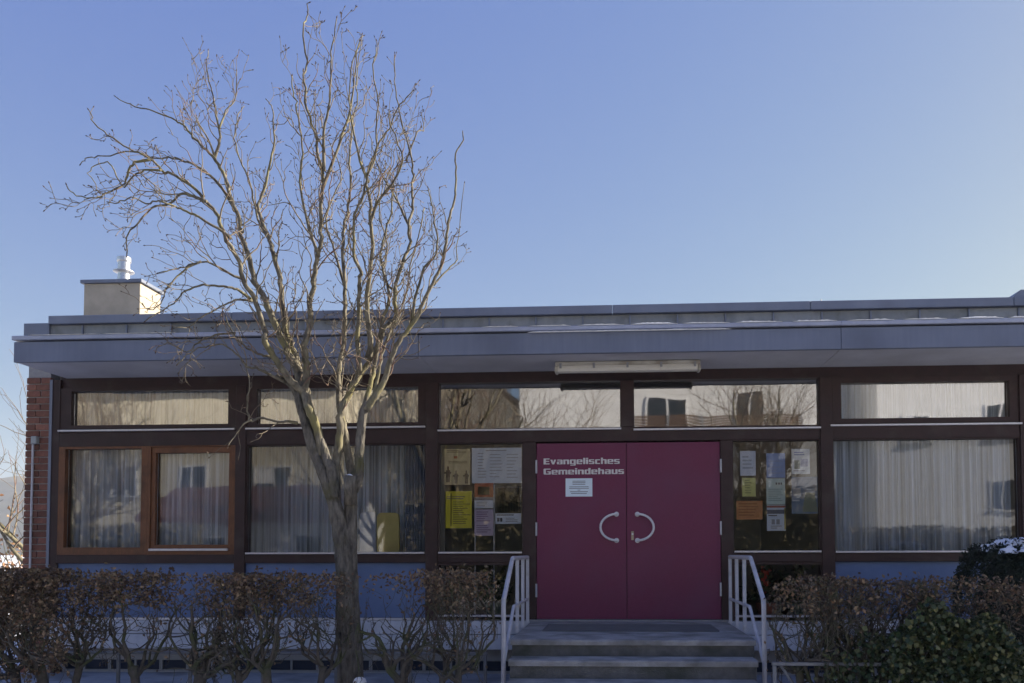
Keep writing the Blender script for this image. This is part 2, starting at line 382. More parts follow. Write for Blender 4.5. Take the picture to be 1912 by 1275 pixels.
# transoms
tr=[((134,427,729,793),bays[0],(aX(112,803),aX(441,800)-.002,aZ(300,805))),
    ((480,781,724,790),bays[1],(aX(461,800),aX(800,797)-.03,aZ(640,801))),
    ((1570,1884,713,780),bays[3],(aX(1549,790),aX(1907,790)-.01,aZ(1730,795)))]
for g,b,s in tr:
    G=rect(*g,Y=.0)
    window(G,(b[0]+.001,b[1]-.001,ZM0+.001,ZT-.001),pane=M_glassu,sill=s)
ga=rect(820,1158,706,801); gb=rect(1184,1529,703,799)
for G,(a,b) in ((ga,(bays[2][0],xm-.076)),(gb,(xm+.076,bays[2][1]))):
    window(G,(a+.001,b-.001,ZM0+.001,ZT-.001),pane=M_glassu,sill=(G[0]-.01,G[1]+.01,G[2]-.022))
# lower windows
G=rect(122,265,838,1022); O=(bays[0][0]+.001,aX(277,930)-.001,ZB1+.001,ZM1-.001)
window(G,O,mat=M_orange,y0=-.02)
G=rect(290,427,845,1017); O2=(aX(277,930)+.001,bays[0][1]-.001,ZB1+.001,ZM1-.001)
sx=rect(282,432,834,1026)
w=MB().ring(O2,sx,-.02,.10).build('window',M_orange,hall)
sash=MB().ring((sx[0]+.002,sx[1]-.002,sx[2]+.002,sx[3]-.002),G,-.002,.08).build('sash',M_orange,w)
MB().box(G[0]+.001,G[1]-.001,.045,.051,G[2]+.001,G[3]-.001).build('pane',M_glass,w)
MB().box(aX(281,1026),aX(428,1026),-.05,-.021,aZ(355,1028.5),aZ(355,1024),c=.003).build('sill',M_alu,w)
big=[((462,794,830,1031),bays[1]),((1557,1903,820,1028),bays[3])]
for g,b in big:
    G=rect(*g); G=(G[0],G[1],max(G[2],ZB1+.02),min(G[3],ZM1-.01))
    window(G,(b[0]+.001,b[1]-.001,ZB1+.001,ZM1-.001),sill=(G[0],G[1],G[2]-.021))
nw=[((820,975,828,1030),(bays[2][0],ja[0])),((1369,1531,821,1028),(jb[1],bays[2][1]))]
for g,b in nw:
    G=rect(*g); G=(max(G[0],b[0]+.012),min(G[1],b[1]-.012),max(G[2],ZB1+.02),min(G[3],ZM1-.01))
    window(G,(b[0]+.001,b[1]-.001,ZB1+.001,ZM1-.001),pane=M_glassn,sill=(G[0],G[1],G[2]-.021))
    G2=(G[0],G[1],ZF+.03,ZB0-.03)
    window(G2,(b[0]+.001,b[1]-.001,ZF-.005,ZB0-.001),sill=(G[0],G[1],G2[2]-.025))
# bay beyond the right edge of the frame
window((posts[3][1]+.12,posts[3][1]+2.1,ZM0+.09,ZT-.1),(posts[3][1]+.001,XR-.001,ZM0+.001,ZT-.001),pane=M_glassu)
window((posts[3][1]+.03,posts[3][1]+2.2,ZB1+.02,ZM1-.02),(posts[3][1]+.001,XR-.001,ZB1+.001,ZM1-.001))
# bottom rails and blue panels
for i,(a,b) in enumerate(bays):
    segs=[(a,b)] if i!=2 else [(a,ja[0]),(jb[1],b)]
    for s,e in segs:
        MB().box(s+.001,e-.001,-.026,.13,ZB0,ZB1,c=.004).build('bottom_rail',M_brown,hall)
        if i!=2:
            MB().box(s+.001,e-.001,.012,.05,ZF-.01,ZB0-.001).build('infill_panel',M_blue,hall)
            MB().box(s+.001,e-.001,-.03,.011,ZF-.035,ZF-.012).build('drip_strip',M_alu,hall)
# plinth: two concrete courses in slabs, then the cellar wall set back
def plinth(x0,x1,step):
    x=x0; n=max(1,round((x1-x0)/step)); st=(x1-x0)/n
    for k in range(n):
        MB().box(x+.003,x+st-.003,-.055,.18,aZ(950,1184)+.004,ZF-.04,c=.004).build('plinth_slab',M_conc,hall)
        MB().box(x+.003,x+st-.003,-.06,.18,aZ(950,1212),aZ(950,1184)-.004,c=.004).build('plinth_slab',M_conc,hall)
        x+=st
LX0,LX1=DC-1.075,DC+1.075
plinth(aX(97,1100)+.01,LX0-.02,1.55); plinth(LX1+.02,XR,1.55)
zc0=aZ(950,1258); zc1=aZ(950,1236)
for x0,x1 in ((aX(97,1100)+.01,LX0-.02),(LX1+.02,XR)):
    MB().box(x0,x1,.12,.19,zc1+.004,aZ(950,1212)-.001).build('cellar_wall',M_cellar,hall)
    MB().box(x0,x1,.12,.19,GZ-.1,zc0-.004).build('cellar_wall',M_cellar,hall)
    n=int((x1-x0)/.62)
    st=(x1-x0)/n
    for k in range(n):
        a=x0+k*st
        cw=MB().ring((a+.002,a+st-.002,zc0-.002,zc1+.002),(a+.018,a+st-.018,zc0+.010,zc1-.008),.125,.18).build('cellar_window',M_galv,hall)
        MB().box(a+.019,a+st/2-.012,.15,.156,zc0+.011,zc1-.009).build('pane',M_dark,cw)
        MB().box(a+st/2+.012,a+st-.019,.15,.156,zc0+.011,zc1-.009).build('pane',M_dark,cw)
        MB().box(a+st/2-.0115,a+st/2+.0115,.13,.17,zc0+.0105,zc1-.0085).build('mullion',M_galv,cw)

# --- doors
DW=(aX(1344,1000)-aX(1003,1000))/2; DT=aZ(1172,826)-.004
ds=aX(1170,1000)
def hinge(x,z,par): MB().tube([(x,-.038,z-.075),(x,-.038,z+.075)],.011,8).build('hinge',M_white,par)
dl=MB().box(ja[1]+.004,ds-.003,-.015,.035,.012,DT,c=.003).build('door',M_door,hall)
dr=MB().box(ds+.003,jb[0]-.004,-.013,.035,.012,DT,c=.003).build('door',M_door,hall)
MB().box(ds-.0025,ds+.0025,.0,.03,.012,DT-.005).build('door_seal',pm('rubber seal',(.01,.01,.012)),hall)
for py in (872,988,1102): hinge(aX(1002,py),aZ(1002,py),dl); hinge(aX(1345,py-2),aZ(1345,py-2),dr)
def handle(sgn,px,par):
    a=at(px,960,-.016); b=at(px,1009,-.016); zc=(a.z+b.z)/2; r=(a.z-b.z)/2; xx=a.x
    pts=[(xx,-.016,zc+r),(xx,-.05,zc+r)]
    for k in range(0,15):
        t=math.pi/2-math.pi*k/14; pts.append((xx+sgn*r*1.22*math.cos(t),-.07,zc+r*math.sin(t)))
    pts+= [(xx,-.05,zc-r),(xx,-.016,zc-r)]
    h=MB().tube(pts,.0135,10).build('handle',M_chrome,par,True)
    for z in (zc+r,zc-r):
        rs=MB().tube([(xx,-.028,z),(xx,-.0145,z)],.028,16).build('rosette',M_chrome,par)
handle(-1,1151,dl); handle(1,1190,dr)
q=at(1181,1000,-.014)
MB().box(q.x-.014,q.x+.014,-.022,-.0135,q.z-.05,q.z+.05,c=.003).build('lock_plate',pm('worn brass',(.30,.26,.18),(.4,.36,.28),rough=.4,metal=.6),dr)
MB().tube([(q.x,-.034,q.z+.018),(q.x,-.0225,q.z+.018)],.011,12).build('lock_cylinder',M_chrome,dr)
MB().box(ja[0]+.02,jb[1]-.02,-.05,.12,-.03,.008,c=.003).build('threshold',M_galv,hall)

# --- lettering on the left leaf: squared heavy letters built from strokes (unit: cap height 1)
T=.24; t_=.17
def o_bowl(w,h=.78): return [[(0.07,0),(w-.07,0),(w,.07),(w,h-.07),(w-.07,h),(.07,h),(0,h-.07),(0,.07)]]
def rc(a,b,c,d): return [(a,c),(b,c),(b,d),(a,d)]
GL={
'E':(.72,[rc(0,T+.04,0,1),rc(T+.04,.72,0,t_),rc(T+.04,.68,.42,.42+t_),rc(T+.04,.72,1-t_,1)]),
'G':(.86,[[(.08,0),(T+.04,0),(T+.04,1),(.08,1),(0,.92),(0,.08)],rc(T+.04,.82,1-t_,1),[(T+.04,0),(.78,0),(.86,.08),(.86,t_),(T+.04,t_)],rc(.60,.86,t_,.56),rc(.44,.60,.56-t_,.56)]),
'v':(.72,[[(.24,0),(.48,0),(.72,.78),(.46,.78),(.36,.30),(.26,.78),(0,.78)]]),
'a':(.70,[rc(.44,.70,0,.70),[(.05,.78-t_+.02),(.44,.78-t_+.02),(.44,.78),(.05,.78)],[(.44,.70),(.70,.70),(.62,.78),(.44,.78)],[(0,.07),(.07,0),(.24,0),(.24,.46),(.07,.46),(0,.39)],rc(.24,.44,0,.12),rc(.24,.44,.34,.46)]),
'n':(.70,[rc(0,T,0,.78),[(T,.78-t_),(.44,.78-t_),(.44,.78),(T,.78)],[(.44,0),(.70,0),(.70,.70),(.62,.78),(.44,.78)]]),
'g':(.72,[[(0,.07),(.07,0),(T,0),(T,.78),(.07,.78),(0,.71)],rc(T,.46,.62,.78),rc(T,.46,0,.14),[(.46,-.24),(.64,-.24),(.72,-.16),(.72,.78),(.46,.78)],rc(.06,.46,-.24,-.11)]),
'e':(.72,[[(0,.07),(.07,0),(T,0),(T,.78),(.07,.78),(0,.71)],rc(T,.68,0,.15),rc(T,.48,.64,.78),[(.48,.32),(.72,.32),(.72,.71),(.65,.78),(.48,.78)],rc(T,.48,.32,.45)]),
'l':(.26,[rc(0,.26,0,1.04)]),
'i':(.26,[rc(0,.26,0,.78),rc(0,.26,.86,1.04)]),
's':(.66,[rc(.02,.44,0,.15),[(.44,0),(.59,0),(.66,.07),(.66,.39),(.59,.46),(.44,.46)],rc(.22,.44,.31,.46),[(.0,.38),(.07,.31),(.22,.31),(.22,.78),(.07,.78),(0,.71)],rc(.22,.64,.63,.78)]),
'c':(.62,[[(0,.07),(.07,0),(T,0),(T,.78),(.07,.78),(0,.71)],rc(T,.60,0,.16),rc(T,.60,.62,.78)]),
'h':(.70,[rc(0,T,0,1.04),rc(T,.44,.78-t_,.78),[(.44,0),(.70,0),(.70,.70),(.62,.78),(.44,.78)]]),
'm':(1.06,[rc(0,T,0,.78),rc(T,.41,.78-t_,.78),rc(.41,.65,0,.78),rc(.65,.82,.78-t_,.78),[(.82,0),(1.06,0),(1.06,.70),(.98,.78),(.82,.78)]]),
'd':(.70,[rc(.44,.70,0,1.04),[(0,.07),(.07,0),(T,0),(T,.78),(.07,.78),(0,.71)],rc(T,.44,0,.15),rc(T,.44,.63,.78)]),
'u':(.70,[rc(.44,.70,0,.78),[(0,.08),(.08,0),(T,0),(T,.78),(0,.78)],rc(T,.44,0,t_)]),
}
def word(txt,px0,px1,pyb,pyt):
    a=at(px0,pyb,-.016); b=at(px1,pyb,-.016); h=at(px0,pyt,-.016).z-a.z
    gap=.085; wt=sum(GL[c][0] for c in txt)+gap*(len(txt)-1)
    sx=(b.x-a.x)/wt; x=a.x
    for c in txt:
        m=MB()
        for poly in GL[c][1]: m.prism([(x+p*sx,a.z+q*h) for p,q in poly],-.0185,-.0152)
        m.build('letter',M_letter,dl); x+=(GL[c][0]+gap)*sx
word('Evangelisches',1015,1157,867,856)
word('Gemeindehaus',1015,1165,886,875)

M_lip=pm('sky reflecting zinc lip',(0.32,0.35,0.46),(0.42,0.45,0.56),scale=6,rough=.4,metal=.35,stretch=(1,1,1))  # sky reflection on the lip put into a lighter zinc colour
# --- eaves: soffit boards, fascia boards, gutter lip
YE=-.85
fx=[aX(25,660,YE),aX(781,668,YE),aX(1571,652,YE),XR+.8]
for a,b in zip(fx,fx[1:]):
    MB().box(a+.002,b-.002,YE,YE+.05,ZS,3.035,c=.004).build('fascia_board',M_fascia,hall)
    MB().box(a+.006,b-.002,YE+.051,.015,ZS+.006,ZS+.03).build('soffit_board',M_soffit,hall)
    MB().box(a-.006,b-.003,YE-.03,YE+.16,3.050,3.096,c=.006).build('gutter_lip',M_lip,hall)
MB().box(fx[0]-.001,fx[0]+.04,YE+.052,.02,ZS+.032,3.03).build('eave_end',M_fascia,hall)
MB().box(fx[0]+.05,XR,YE+.17,.15,3.045,3.075).build('eave_roofing',M_zinc,hall)
# parapet: zinc panels with standing seams, coping above
PY=.0
px_l=aX(48,612,PY); seams=[]
zp0=3.06; zp1=aZ(1170,587,PY); zp2=aZ(1170,571,PY)
sp=.535; k0=aX(1534,590,PY); n0=int((k0-px_l)/sp)
xs=[k0-i*sp for i in range(n0,-1,-1)]+[k0+i*sp for i in range(1,9)]
xs=[px_l]+[x for x in xs if x>px_l+.2]
for a,b in zip(xs,xs[1:]):
    MB().box(a+.004,b-.004,PY,PY+.1,zp0,zp1-.002,c=.003).build('parapet_panel',M_zincd,hall)
    MB().box(b-.009,b+.009,PY-.022,PY+.05,zp0,zp1-.012,c=.003).build('standing_seam',M_zinc,hall)
cl=aX(90,598,PY-.05)
nc=6; st=(xs[-1]-cl)/nc
for k in range(nc):
    MB().box(cl+k*st+.0015,cl+(k+1)*st-.0015,PY-.055,PY+.42,zp1,zp2,c=.006).build('coping',M_zinc,hall)
MB().box(px_l-.004,cl-.003,PY-.03,PY+.42,zp0,zp1+.02,c=.005).build('coping',M_zinc,hall)
MB().box(cl-.002,cl+.06,PY+.11,7.2,3.2,zp2-.03).build('side_parapet',M_zinc,hall)
s=at(1534,566,PY); MB().tube([(s.x,PY+.02,zp2-.01),(s.x,PY+.02,zp2+.035)],.006,6).build('lightning_clip',M_galv,hall)
hx=aX(1896,560,PY); MB().prism([(hx-.05,zp2+.002),(XR,zp2+.002),(XR,zp2+.09),(hx+.05,zp2+.09)],PY-.02,PY+.4).build('raised_coping',M_zinc,hall)
# chimney
CYY=3.0
c0=at(157,530,CYY); c1=at(262,530,CYY)
chd=.58
chm=MB().box(c0.x,c1.x,CYY,CYY+chd,3.0,c0.z,c=.006).build('chimney',M_beige,hall)
MB().box(c0.x-.04,c1.x+.04,CYY-.04,CYY+chd+.06,c0.z+.001,c0.z+.055,c=.005).build('cap_slab',M_zinc,chm)
fc=at(231,525,CYY+.25); zz=c0.z+.056
def flue(r,z): return (r,zz+z)
k_=1.0
MB().lathe([flue(.16,0),flue(.13,.05),flue(.09,.07),flue(.088,.19)],fc.x,CYY+.25).build('flue_pipe',M_steel,chm,False)
MB().lathe([flue(.088,.191),flue(.155,.205),flue(.155,.215),flue(.09,.235),flue(.09,.36)],fc.x,CYY+.25).build('flue_collar',M_steel,chm)
MB().lathe([flue(.10,.361),flue(.105,.375),flue(.105,.43),flue(.10,.436)],fc.x,CYY+.25).build('flue_cap',M_steel,chm)

# ------------------------------------------------------------------ entrance steps
st_=thing('entrance_steps',(DC,-1.0,GZ),'grey concrete entrance steps with landing leading up to the aubergine doors','steps')
LF=-1.99; RISE=.155; TREAD=.275
M_riser=pm('mossy shaded riser concrete',(0.10,0.102,0.105),(0.17,0.172,0.172),scale=14,rough=.95,bump=.5,bscale=90,c3=(0.065,0.072,0.062),s3=4.5,t3=(.42,.7),detail=9)  # moss stain and the shade on the risers both put into this dark colour
def step(name,y0,y1,z1,z0,x0,x1):
    r=.016; t=.05; prof=[(y0,z1-t),(y0,z1-r),(y0+r*.3,z1-r*.3),(y0+r,z1),(y1,z1),(y1,z1-t)]
    n=len(prof); nx=40; m=MB(); vs=[]
    for i in range(nx+1):
        x=x0+(x1-x0)*i/nx
        for j,(y,z) in enumerate(prof):
            w=random.uniform(-.004,.005) if j in (1,2,3) and 0<i<nx else 0
            vs.append((x,y+w,z-abs(w)*.7 if j in(1,2,3) else z))
    fs=[]
    for i in range(nx):
        for j in range(n):
            j2=(j+1)%n; fs.append((i*n+j,(i+1)*n+j,(i+1)*n+j2,i*n+j2))
    fs.append(tuple(range(n))); fs.append(tuple(nx*n+j for j in range(n))[::-1])
    m.add(vs,fs); o=m.build(name,M_step,st_)
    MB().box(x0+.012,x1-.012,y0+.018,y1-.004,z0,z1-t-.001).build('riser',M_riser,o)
    return o
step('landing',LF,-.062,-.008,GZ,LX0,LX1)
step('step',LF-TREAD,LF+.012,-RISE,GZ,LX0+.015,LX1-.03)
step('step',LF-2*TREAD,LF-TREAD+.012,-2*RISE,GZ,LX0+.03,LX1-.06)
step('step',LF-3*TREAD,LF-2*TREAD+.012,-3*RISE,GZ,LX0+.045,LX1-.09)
# recessed grate mat in the landing
gx0,gx1=at(1018,1176,-.9).x,at(1335,1176,-.9).x
mat_=thing('door_mat',((gx0+gx1)/2,-.9,-.006),'grey slatted grate mat let into the landing before the aubergine doors','mat')
M_grate=pm('dark rubber grate',(.11,.112,.118),(.16,.162,.168),rough=.9)
MB().ring((gx0,gx1,-1.25,-.55),(gx0+.02,gx1-.02,-1.23,-.57),0,.01)
fr=MB()
for (a,b,c,d) in ((gx0,gx1,-1.25,-1.232),(gx0,gx1,-.568,-.55),(gx0,gx0+.018,-1.2315,-.5685),(gx1-.018,gx1,-1.2315,-.5685)): fr.box(a,b,c,d,-.0075,.004)
fr.build('mat_frame',M_grate,mat_)
for k in range(11):
    y=-1.22+k*.059; MB().box(gx0+.02,gx1-.02,y,y+.042,-.0075,.001).build('slat',M_grate,mat_)

# ------------------------------------------------------------------ stair handrails
def handrail(X,label,s):
    t=thing('stair_handrail',(X,-1.2,GZ),label,'handrail','white steel handrails flanking the entrance steps')
    zt=.705; yb=-.13; yk=-1.52; yf=-2.16; zk=.33
    r=.021
    MB().tube([(X,yb,zt),(X,yk+.02,zt),(X,yk-.03,zt-.02),(X,yf+.01,zk+.02),(X,yf,zk-.03),(X,yf,GZ)],r,8).build('top_rail',M_white,t)
    MB().tube([(X,yb,zt-.46),(X,yk+.1,zt-.46),(X,yk+.04,zt-.49),(X,yf+.022,zk-.52)],r*.8,8).build('lower_rail',M_white,t)
    for y in (yb,-.62,-1.12):
        MB().box(X-.017,X+.017,y-.017,y+.017,-.03,zt-.012,c=.003).build('post',M_white,t)
    return t
handrail(LX0-.04,'white steel handrail left of the entrance steps below the posters',-1)
handrail(LX1+.04,'white steel handrail right of the entrance steps',1)

# ------------------------------------------------------------------ low tubular railings along the cellar windows
def low_rail(xa,xb,Y,ztop,npost,label,bend):
    t=thing('low_railing',((xa+xb)/2,Y,GZ),label,'railing','low galvanised railings along the hedges')
    MB().box(xa,xb,Y-.015,Y+.015,ztop-.028,ztop,c=.004).build('top_rail',M_rail,t)
    for k in range(npost):
        x=xa+.02+(xb-xa-.04)*k/(npost-1)
        MB().box(x-.014,x+.014,Y-.014,Y+.014,GZ-.02,ztop-.029,c=.003).build('post',M_rail,t)
        if k<npost-1 and k%2==0:
            xx=x+(xb-xa)/(npost-1)*.05
            MB().tube([(xx,Y+.03,ztop-.03),(xx+.33,Y+.06,GZ)],.013,6).build('brace',M_rail,t)
    return t
YR=-1.72
M_rail=pm('dull galvanised rail',(0.14,0.15,0.165),(0.22,0.23,0.25),scale=18,rough=.6,metal=.3)
low_rail(aX(85,1215,YR),aX(910,1220,YR),YR,aZ(600,1217,YR),7,'long low galvanised railing along the hornbeam hedge left of the steps',1)
low_rail(aX(1441,1240,-2.82),aX(1441,1240,-2.82)+4.4,-2.82,aZ(1500,1236,-2.82),5,'low galvanised railing before the ivy right of the steps',-1)

# ------------------------------------------------------------------ strip light under the eaves
ly=-.42; la=at(1037,675,ly); lb=at(1307,675,ly)
lamp=thing('strip_light',((la.x+lb.x)/2,ly,ZS),'long fluorescent strip light fixed under the eaves above the doors','lamp')
MB().box(la.x,lb.x,ly-.06,ly+.06,ZS-.045,ZS-.001,c=.006).build('housing',M_lampb,lamp)
prof=[(-.062,-.0455),(-.066,-.075),(-.05,-.105),(0,-.115),(.05,-.105),(.066,-.075),(.062,-.0455)]
vs=[];n=len(prof)
for x in (la.x+.03,lb.x-.03): vs+=[(x,ly+a,ZS+b) for a,b in prof]
m=MB(); m.add(vs,[(k,k+1,n+k+1,n+k) for k in range(n-1)]+[tuple(range(n))[::-1],tuple(range(n,2*n)),(0,n,2*n-1,n-1)]); m.build('cover',M_lampc,lamp)
for x in (la.x,lb.x-.028): MB().box(x-.004,x+.032,ly-.07,ly+.07,ZS-.118,ZS-.046,c=.012).build('end_cap',M_lampb,lamp)
for k in range(5):
    x=la.x+.06+(lb.x-la.x-.12)*k/4; MB().box(x-.012,x+.012,ly-.078,ly-.061,ZS-.075,ZS-.02,c=.002).build('clip',M_galv,lamp)

# ------------------------------------------------------------------ curtains
def curtain(x0,x1,z0,z1,Y,label,amp=.036,per=.068,seed=0,dens=1.0):
    rr=random.Random(seed); n=int((x1-x0)/.012); nz=6
    ph=[]; a=0
    for i in range(n+1):
        a+= 2*math.pi*.012/(per*(1+.45*math.sin(i*.037+seed)+.25*math.sin(i*.11+seed*2))); ph.append(a)
    vs=[];fs=[]
    for j in range(nz+1):
        v=j/nz; z=z0+(z1-z0)*v
        for i in range(n+1):
            x=x0+(x1-x0)*i/n
            y=Y+amp*(1.15-.45*v)*math.sin(ph[i]+.25*math.sin(v*3+i*.02))+.01*math.sin(i*.05+v*2)
            vs.append((x+.006*math.sin(ph[i]*.5+v*2),y,z))
    for j in range(nz):
        for i in range(n): fs.append((j*(n+1)+i,j*(n+1)+i+1,(j+1)*(n+1)+i+1,(j+1)*(n+1)+i))
    o=MB().add(vs,fs).build('curtain',M_curt,None,True); tag(o,label,'curtain','sheer curtains behind the hall windows'); return o
curtain(bays[0][0]+.02,aX(270,930),.75,ZM1-.0,.17,'sheer pleated curtain behind the far left brown framed pane',seed=1)
curtain(aX(280,930),bays[0][1]-.02,.75,ZM1-.0,.17,'sheer pleated curtain behind the opening sash left of the tree',seed=2)
curtain(bays[1][0]-.45,bays[1][1]-.20,.72,ZM1+.12,.62,'sheer pleated curtain behind the big window crossed by the tree trunk',seed=3)
curtain(bays[3][0]+.03,bays[3][1]-.02,.72,ZM1+.0,.17,'sheer pleated curtain behind the big window above the evergreen bush',seed=4)
for i,(b,l,s) in enumerate(((bays[0],'short pale curtain behind the leftmost transom window',5),(bays[1],'short pale curtain behind the transom window crossed by tree limbs',6),(bays[3],'short pale curtain behind the rightmost transom window',7))):
    curtain(b[0]+.03,b[1]-.03,ZM0+.02,2.68,.18,l,amp=.02,per=.09,seed=s)

# chair seen through the curtain
def chair(px0,px1,pyt,Y,label,col,s):
    a=at(px0,pyt,Y); b=at(px1,pyt,Y); x0,x1,zt=a.x,b.x,a.z
    t=thing('chair',((x0+x1)/2,Y,0),label,'chair')
    m=flat('%s upholstery'%s,col)
    prof=[]
    for k in range(9):
        an=math.pi*k/8; prof.append(((x0+x1)/2+(x1-x0)/2*(1 if k==0 else -1 if k==8 else math.copysign(abs(math.cos(an))**.4,math.cos(an))),zt-.10+.10*math.sin(an)**.5))
    MB().prism([(x0,.46),(x1,.46)]+prof,Y,Y+.05).build('backrest',m,t)
    MB().box(x0,x1,Y+.051,Y+.43,.42,.47,c=.01).build('seat',m,t)
    for xx in (x0+.02,x1-.02):
        for yy in (Y+.03,Y+.40): MB().tube([(xx,yy,.42),(xx,yy,-.02)],.013,6).build('leg',M_galv,t)
chair(704,745,957,.13,'yellow backed chair behind the glass right of the tree trunk',(.62,.53,.18),'yellow')
chair(672,702,956,.15,'pale blue chair behind the glass beside the yellow chair',(.42,.50,.66),'blue')
# partial drape at right edge of window 2 (blue grey) 
M_drape=pm('blue grey drape',(.16,.20,.30),(.22,.27,.38),scale=10,rough=.9,stretch=(8,1,1))
def drape(x0,x1,z0,z1,Y,label,seed):
    n=60; vs=[];fs=[]
    for j in range(2):
        for i in range(n+1):
            vs.append((x0+(x1-x0)*i/n,Y+.03*math.sin(i*.9+seed)+.008*math.sin(i*2.1),(z0,z1)[j]))
    for i in range(n): fs.append((i,i+1,n+2+i,n+1+i))
    o=MB().add(vs,fs).build('drape',M_drape,None,True); tag(o,label,'curtain'); return o
drape(bays[1][1]-.32,bays[1][1]-.02,.72,ZM1+.02,.26,'blue grey drape at the right edge of the window behind the tree',1)

# poster stands inside the glass left of the doors
for px_,lb in ((887,'white poster stand pole under the lilac sheet'),(922.5,'white poster stand pole between the lilac sheet and the photo poster')):
    a_=at(px_,1150,.075); t_2=thing('poster_stand',(a_.x,.075,-.02),lb,'stand')
    MB().box(a_.x-.007,a_.x+.007,.068,.082,.0,aZ(px_,905,.075),c=.002).build('pole',M_white,t_2)
    MB().box(a_.x-.05,a_.x+.05,.03+.03,.12,-.019,-.001,c=.003).build('foot',M_white,t_2)
# ------------------------------------------------------------------ posters
def poster(px0,px1,py0,py1,col,prints,label,Y=.0525,cat='poster',lift=1,tilt=0):
    r=rect(px0,px1,py0,py1,Y); c=((r[0]+r[1])/2,Y,(r[2]+r[3])/2)
    t=thing('poster' if cat=='poster' else 'notice_sheet',c,label,cat,None)
    if tilt: t.rotation_euler=(0,R(tilt),0)
    col=tuple(min(.88,c*1.3) for c in col)
    MB().box(r[0],r[1],Y,Y+.0012,r[2],r[3]).build('paper',flat('paper %.2f %.2f %.2f'%col,col,.7),t)
    d={}
    for it in prints: d.setdefault(it[4],[]).append(it)
    for colr,its in d.items():
        m=MB()
        for (u0,v0,u1,v1,_) in its:
            m.box(r[0]+(r[1]-r[0])*u0,r[0]+(r[1]-r[0])*u1,Y-.0008*lift,Y-.0002,r[3]-(r[3]-r[2])*v1,r[3]-(r[3]-r[2])*v0)
        tag(m.build('print',flat('ink %.2f %.2f %.2f'%colr,colr,.7),t),kind='stuff')
    return t
def lines(u0,u1,v0,v1,n,col,seed=0,center=False,fill=.45,mn=.5):
    rr=random.Random(seed); out=[]
    for k in range(n):
        a=v0+(v1-v0)*k/n; h=(v1-v0)/n*fill; w=(u1-u0)*rr.uniform(mn,1)
        s=u0 if not center else (u0+u1)/2-w/2
        out.append((s,a,s+w,a+h,col))
    return out
INK=(.10,.10,.12); GR=(.35,.36,.40); WH=(.70,.72,.76)
def figure(u,v,s): return [(u-.02*s,v-.26*s,u+.02*s,v-.20*s,(.13,.09,.05)),(u-.045*s,v-.20*s,u+.045*s,v-.08*s,(.13,.09,.05)),(u-.09*s,v-.17*s,u+.07*s,v-.14*s,(.13,.09,.05)),(u-.04*s,v-.08*s,u-.005,v,(.13,.09,.05)),(u+.005,v-.08*s,u+.04*s,v,(.13,.09,.05))]
poster(830,878,838,905,(.50,.42,.24),lines(.1,.9,.04,.12,2,(.25,.17,.08),1)+[(.36,.2,.5,.27,(.45,.16,.05))]+lines(.15,.9,.34,.42,2,(.32,.24,.12),2)+figure(.14,.93,1.7)+figure(.45,.97,1.4)+figure(.85,.97,1.4),'cream poster with three dark figures, top left of the glass beside the doors')
poster(881,974,836,902,(.55,.60,.74),lines(.28,.95,.06,.12,1,GR,3)+lines(.12,.3,.15,.9,9,GR,4,fill=.25)+lines(.36,.62,.18,.9,8,GR,5,fill=.2)+lines(.70,.95,.18,.92,8,GR,6,fill=.2),'wide pale blue timetable sheet left of the doors, topmost')
poster(832,881,917,986,(.56,.50,.03),lines(.05,.9,.14,.24,2,INK,7,mn=.7)+[(.18,.05,.24,.95,(.30,.27,.02))]+lines(.28,.95,.28,.92,11,(.25,.22,.03),8,fill=.4),'yellow printed notice left of the doors under the cream poster')
poster(886,921,902,949,(.55,.58,.66),[(0,0,1,.56,(.45,.11,.035)),(.18,.14,.8,.46,(.40,.42,.44)),(.0,.565,1,.68,(.30,.28,.30))]+lines(.1,.9,.74,.95,3,GR,9),'small flyer with orange picture above white text, left of the doors')
poster(886,921,951,1000,(.46,.38,.50),lines(.1,.9,.08,.5,5,(.30,.20,.34),10)+lines(.1,.9,.6,.92,4,(.30,.22,.34),11),'pale lilac sheet under the orange flyer left of the doors')
poster(925,973,908,978,(.55,.60,.70),[(.0,.0,1,.72,(.10,.09,.075)),(.06,.04,.94,.7,(.19,.17,.14)),(.12,.08,.86,.28,(.42,.42,.45))]+[(.15+.11*k,.34+.03*(k%3),.22+.11*k,.68,(.10+.03*(k%2),.11,.09)) for k in range(7)]+[(.06,.84,.16,.94,INK),(.18,.84,.27,.94,INK)]+lines(.05,.95,.75,.81,1,INK,12)+lines(.4,.95,.84,.97,3,GR,13),'dark photo poster with white footer, lowest right on the glass left of the doors')
poster(1382,1411,842,888,(.50,.56,.68),lines(.15,.85,.2,.8,4,(.42,.48,.6),14),'pale blank sheet at the top left of the glass right of the doors',cat='poster')
poster(1431,1466,846,892,(.20,.30,.56),lines(.1,.9,.3,.9,5,(.28,.38,.64),15),'blue poster at the top middle of the glass right of the doors')
poster(1478,1512,838,885,(.60,.64,.76),lines(.15,.9,.12,.3,2,(.30,.34,.60),16)+[(.15,.45,.45,.8,(.32,.36,.30)),(.5,.4,.9,.7,(.42,.46,.66))]+lines(.1,.9,.85,.93,1,GR,17),'white illustrated sheet at the top right of the glass right of the doors')
poster(1386,1411,892,927,(.52,.53,.20),lines(.2,.8,.1,.9,6,(.44,.44,.17),18),'yellow green slip right of the doors above the orange sheet')
poster(1375,1424,935,970,(.46,.20,.075),lines(.08,.92,.12,.88,5,(.40,.165,.055),19),'orange landscape sheet right of the doors')
poster(1431,1466,893,942,(.44,.55,.54),[(.5,.16,.58,.24,INK),(.64,.16,.72,.24,INK),(.76,.16,.84,.24,INK)]+lines(.1,.9,.4,.9,7,(.34,.46,.46),20),'pale green sheet right of the doors under the blue poster')
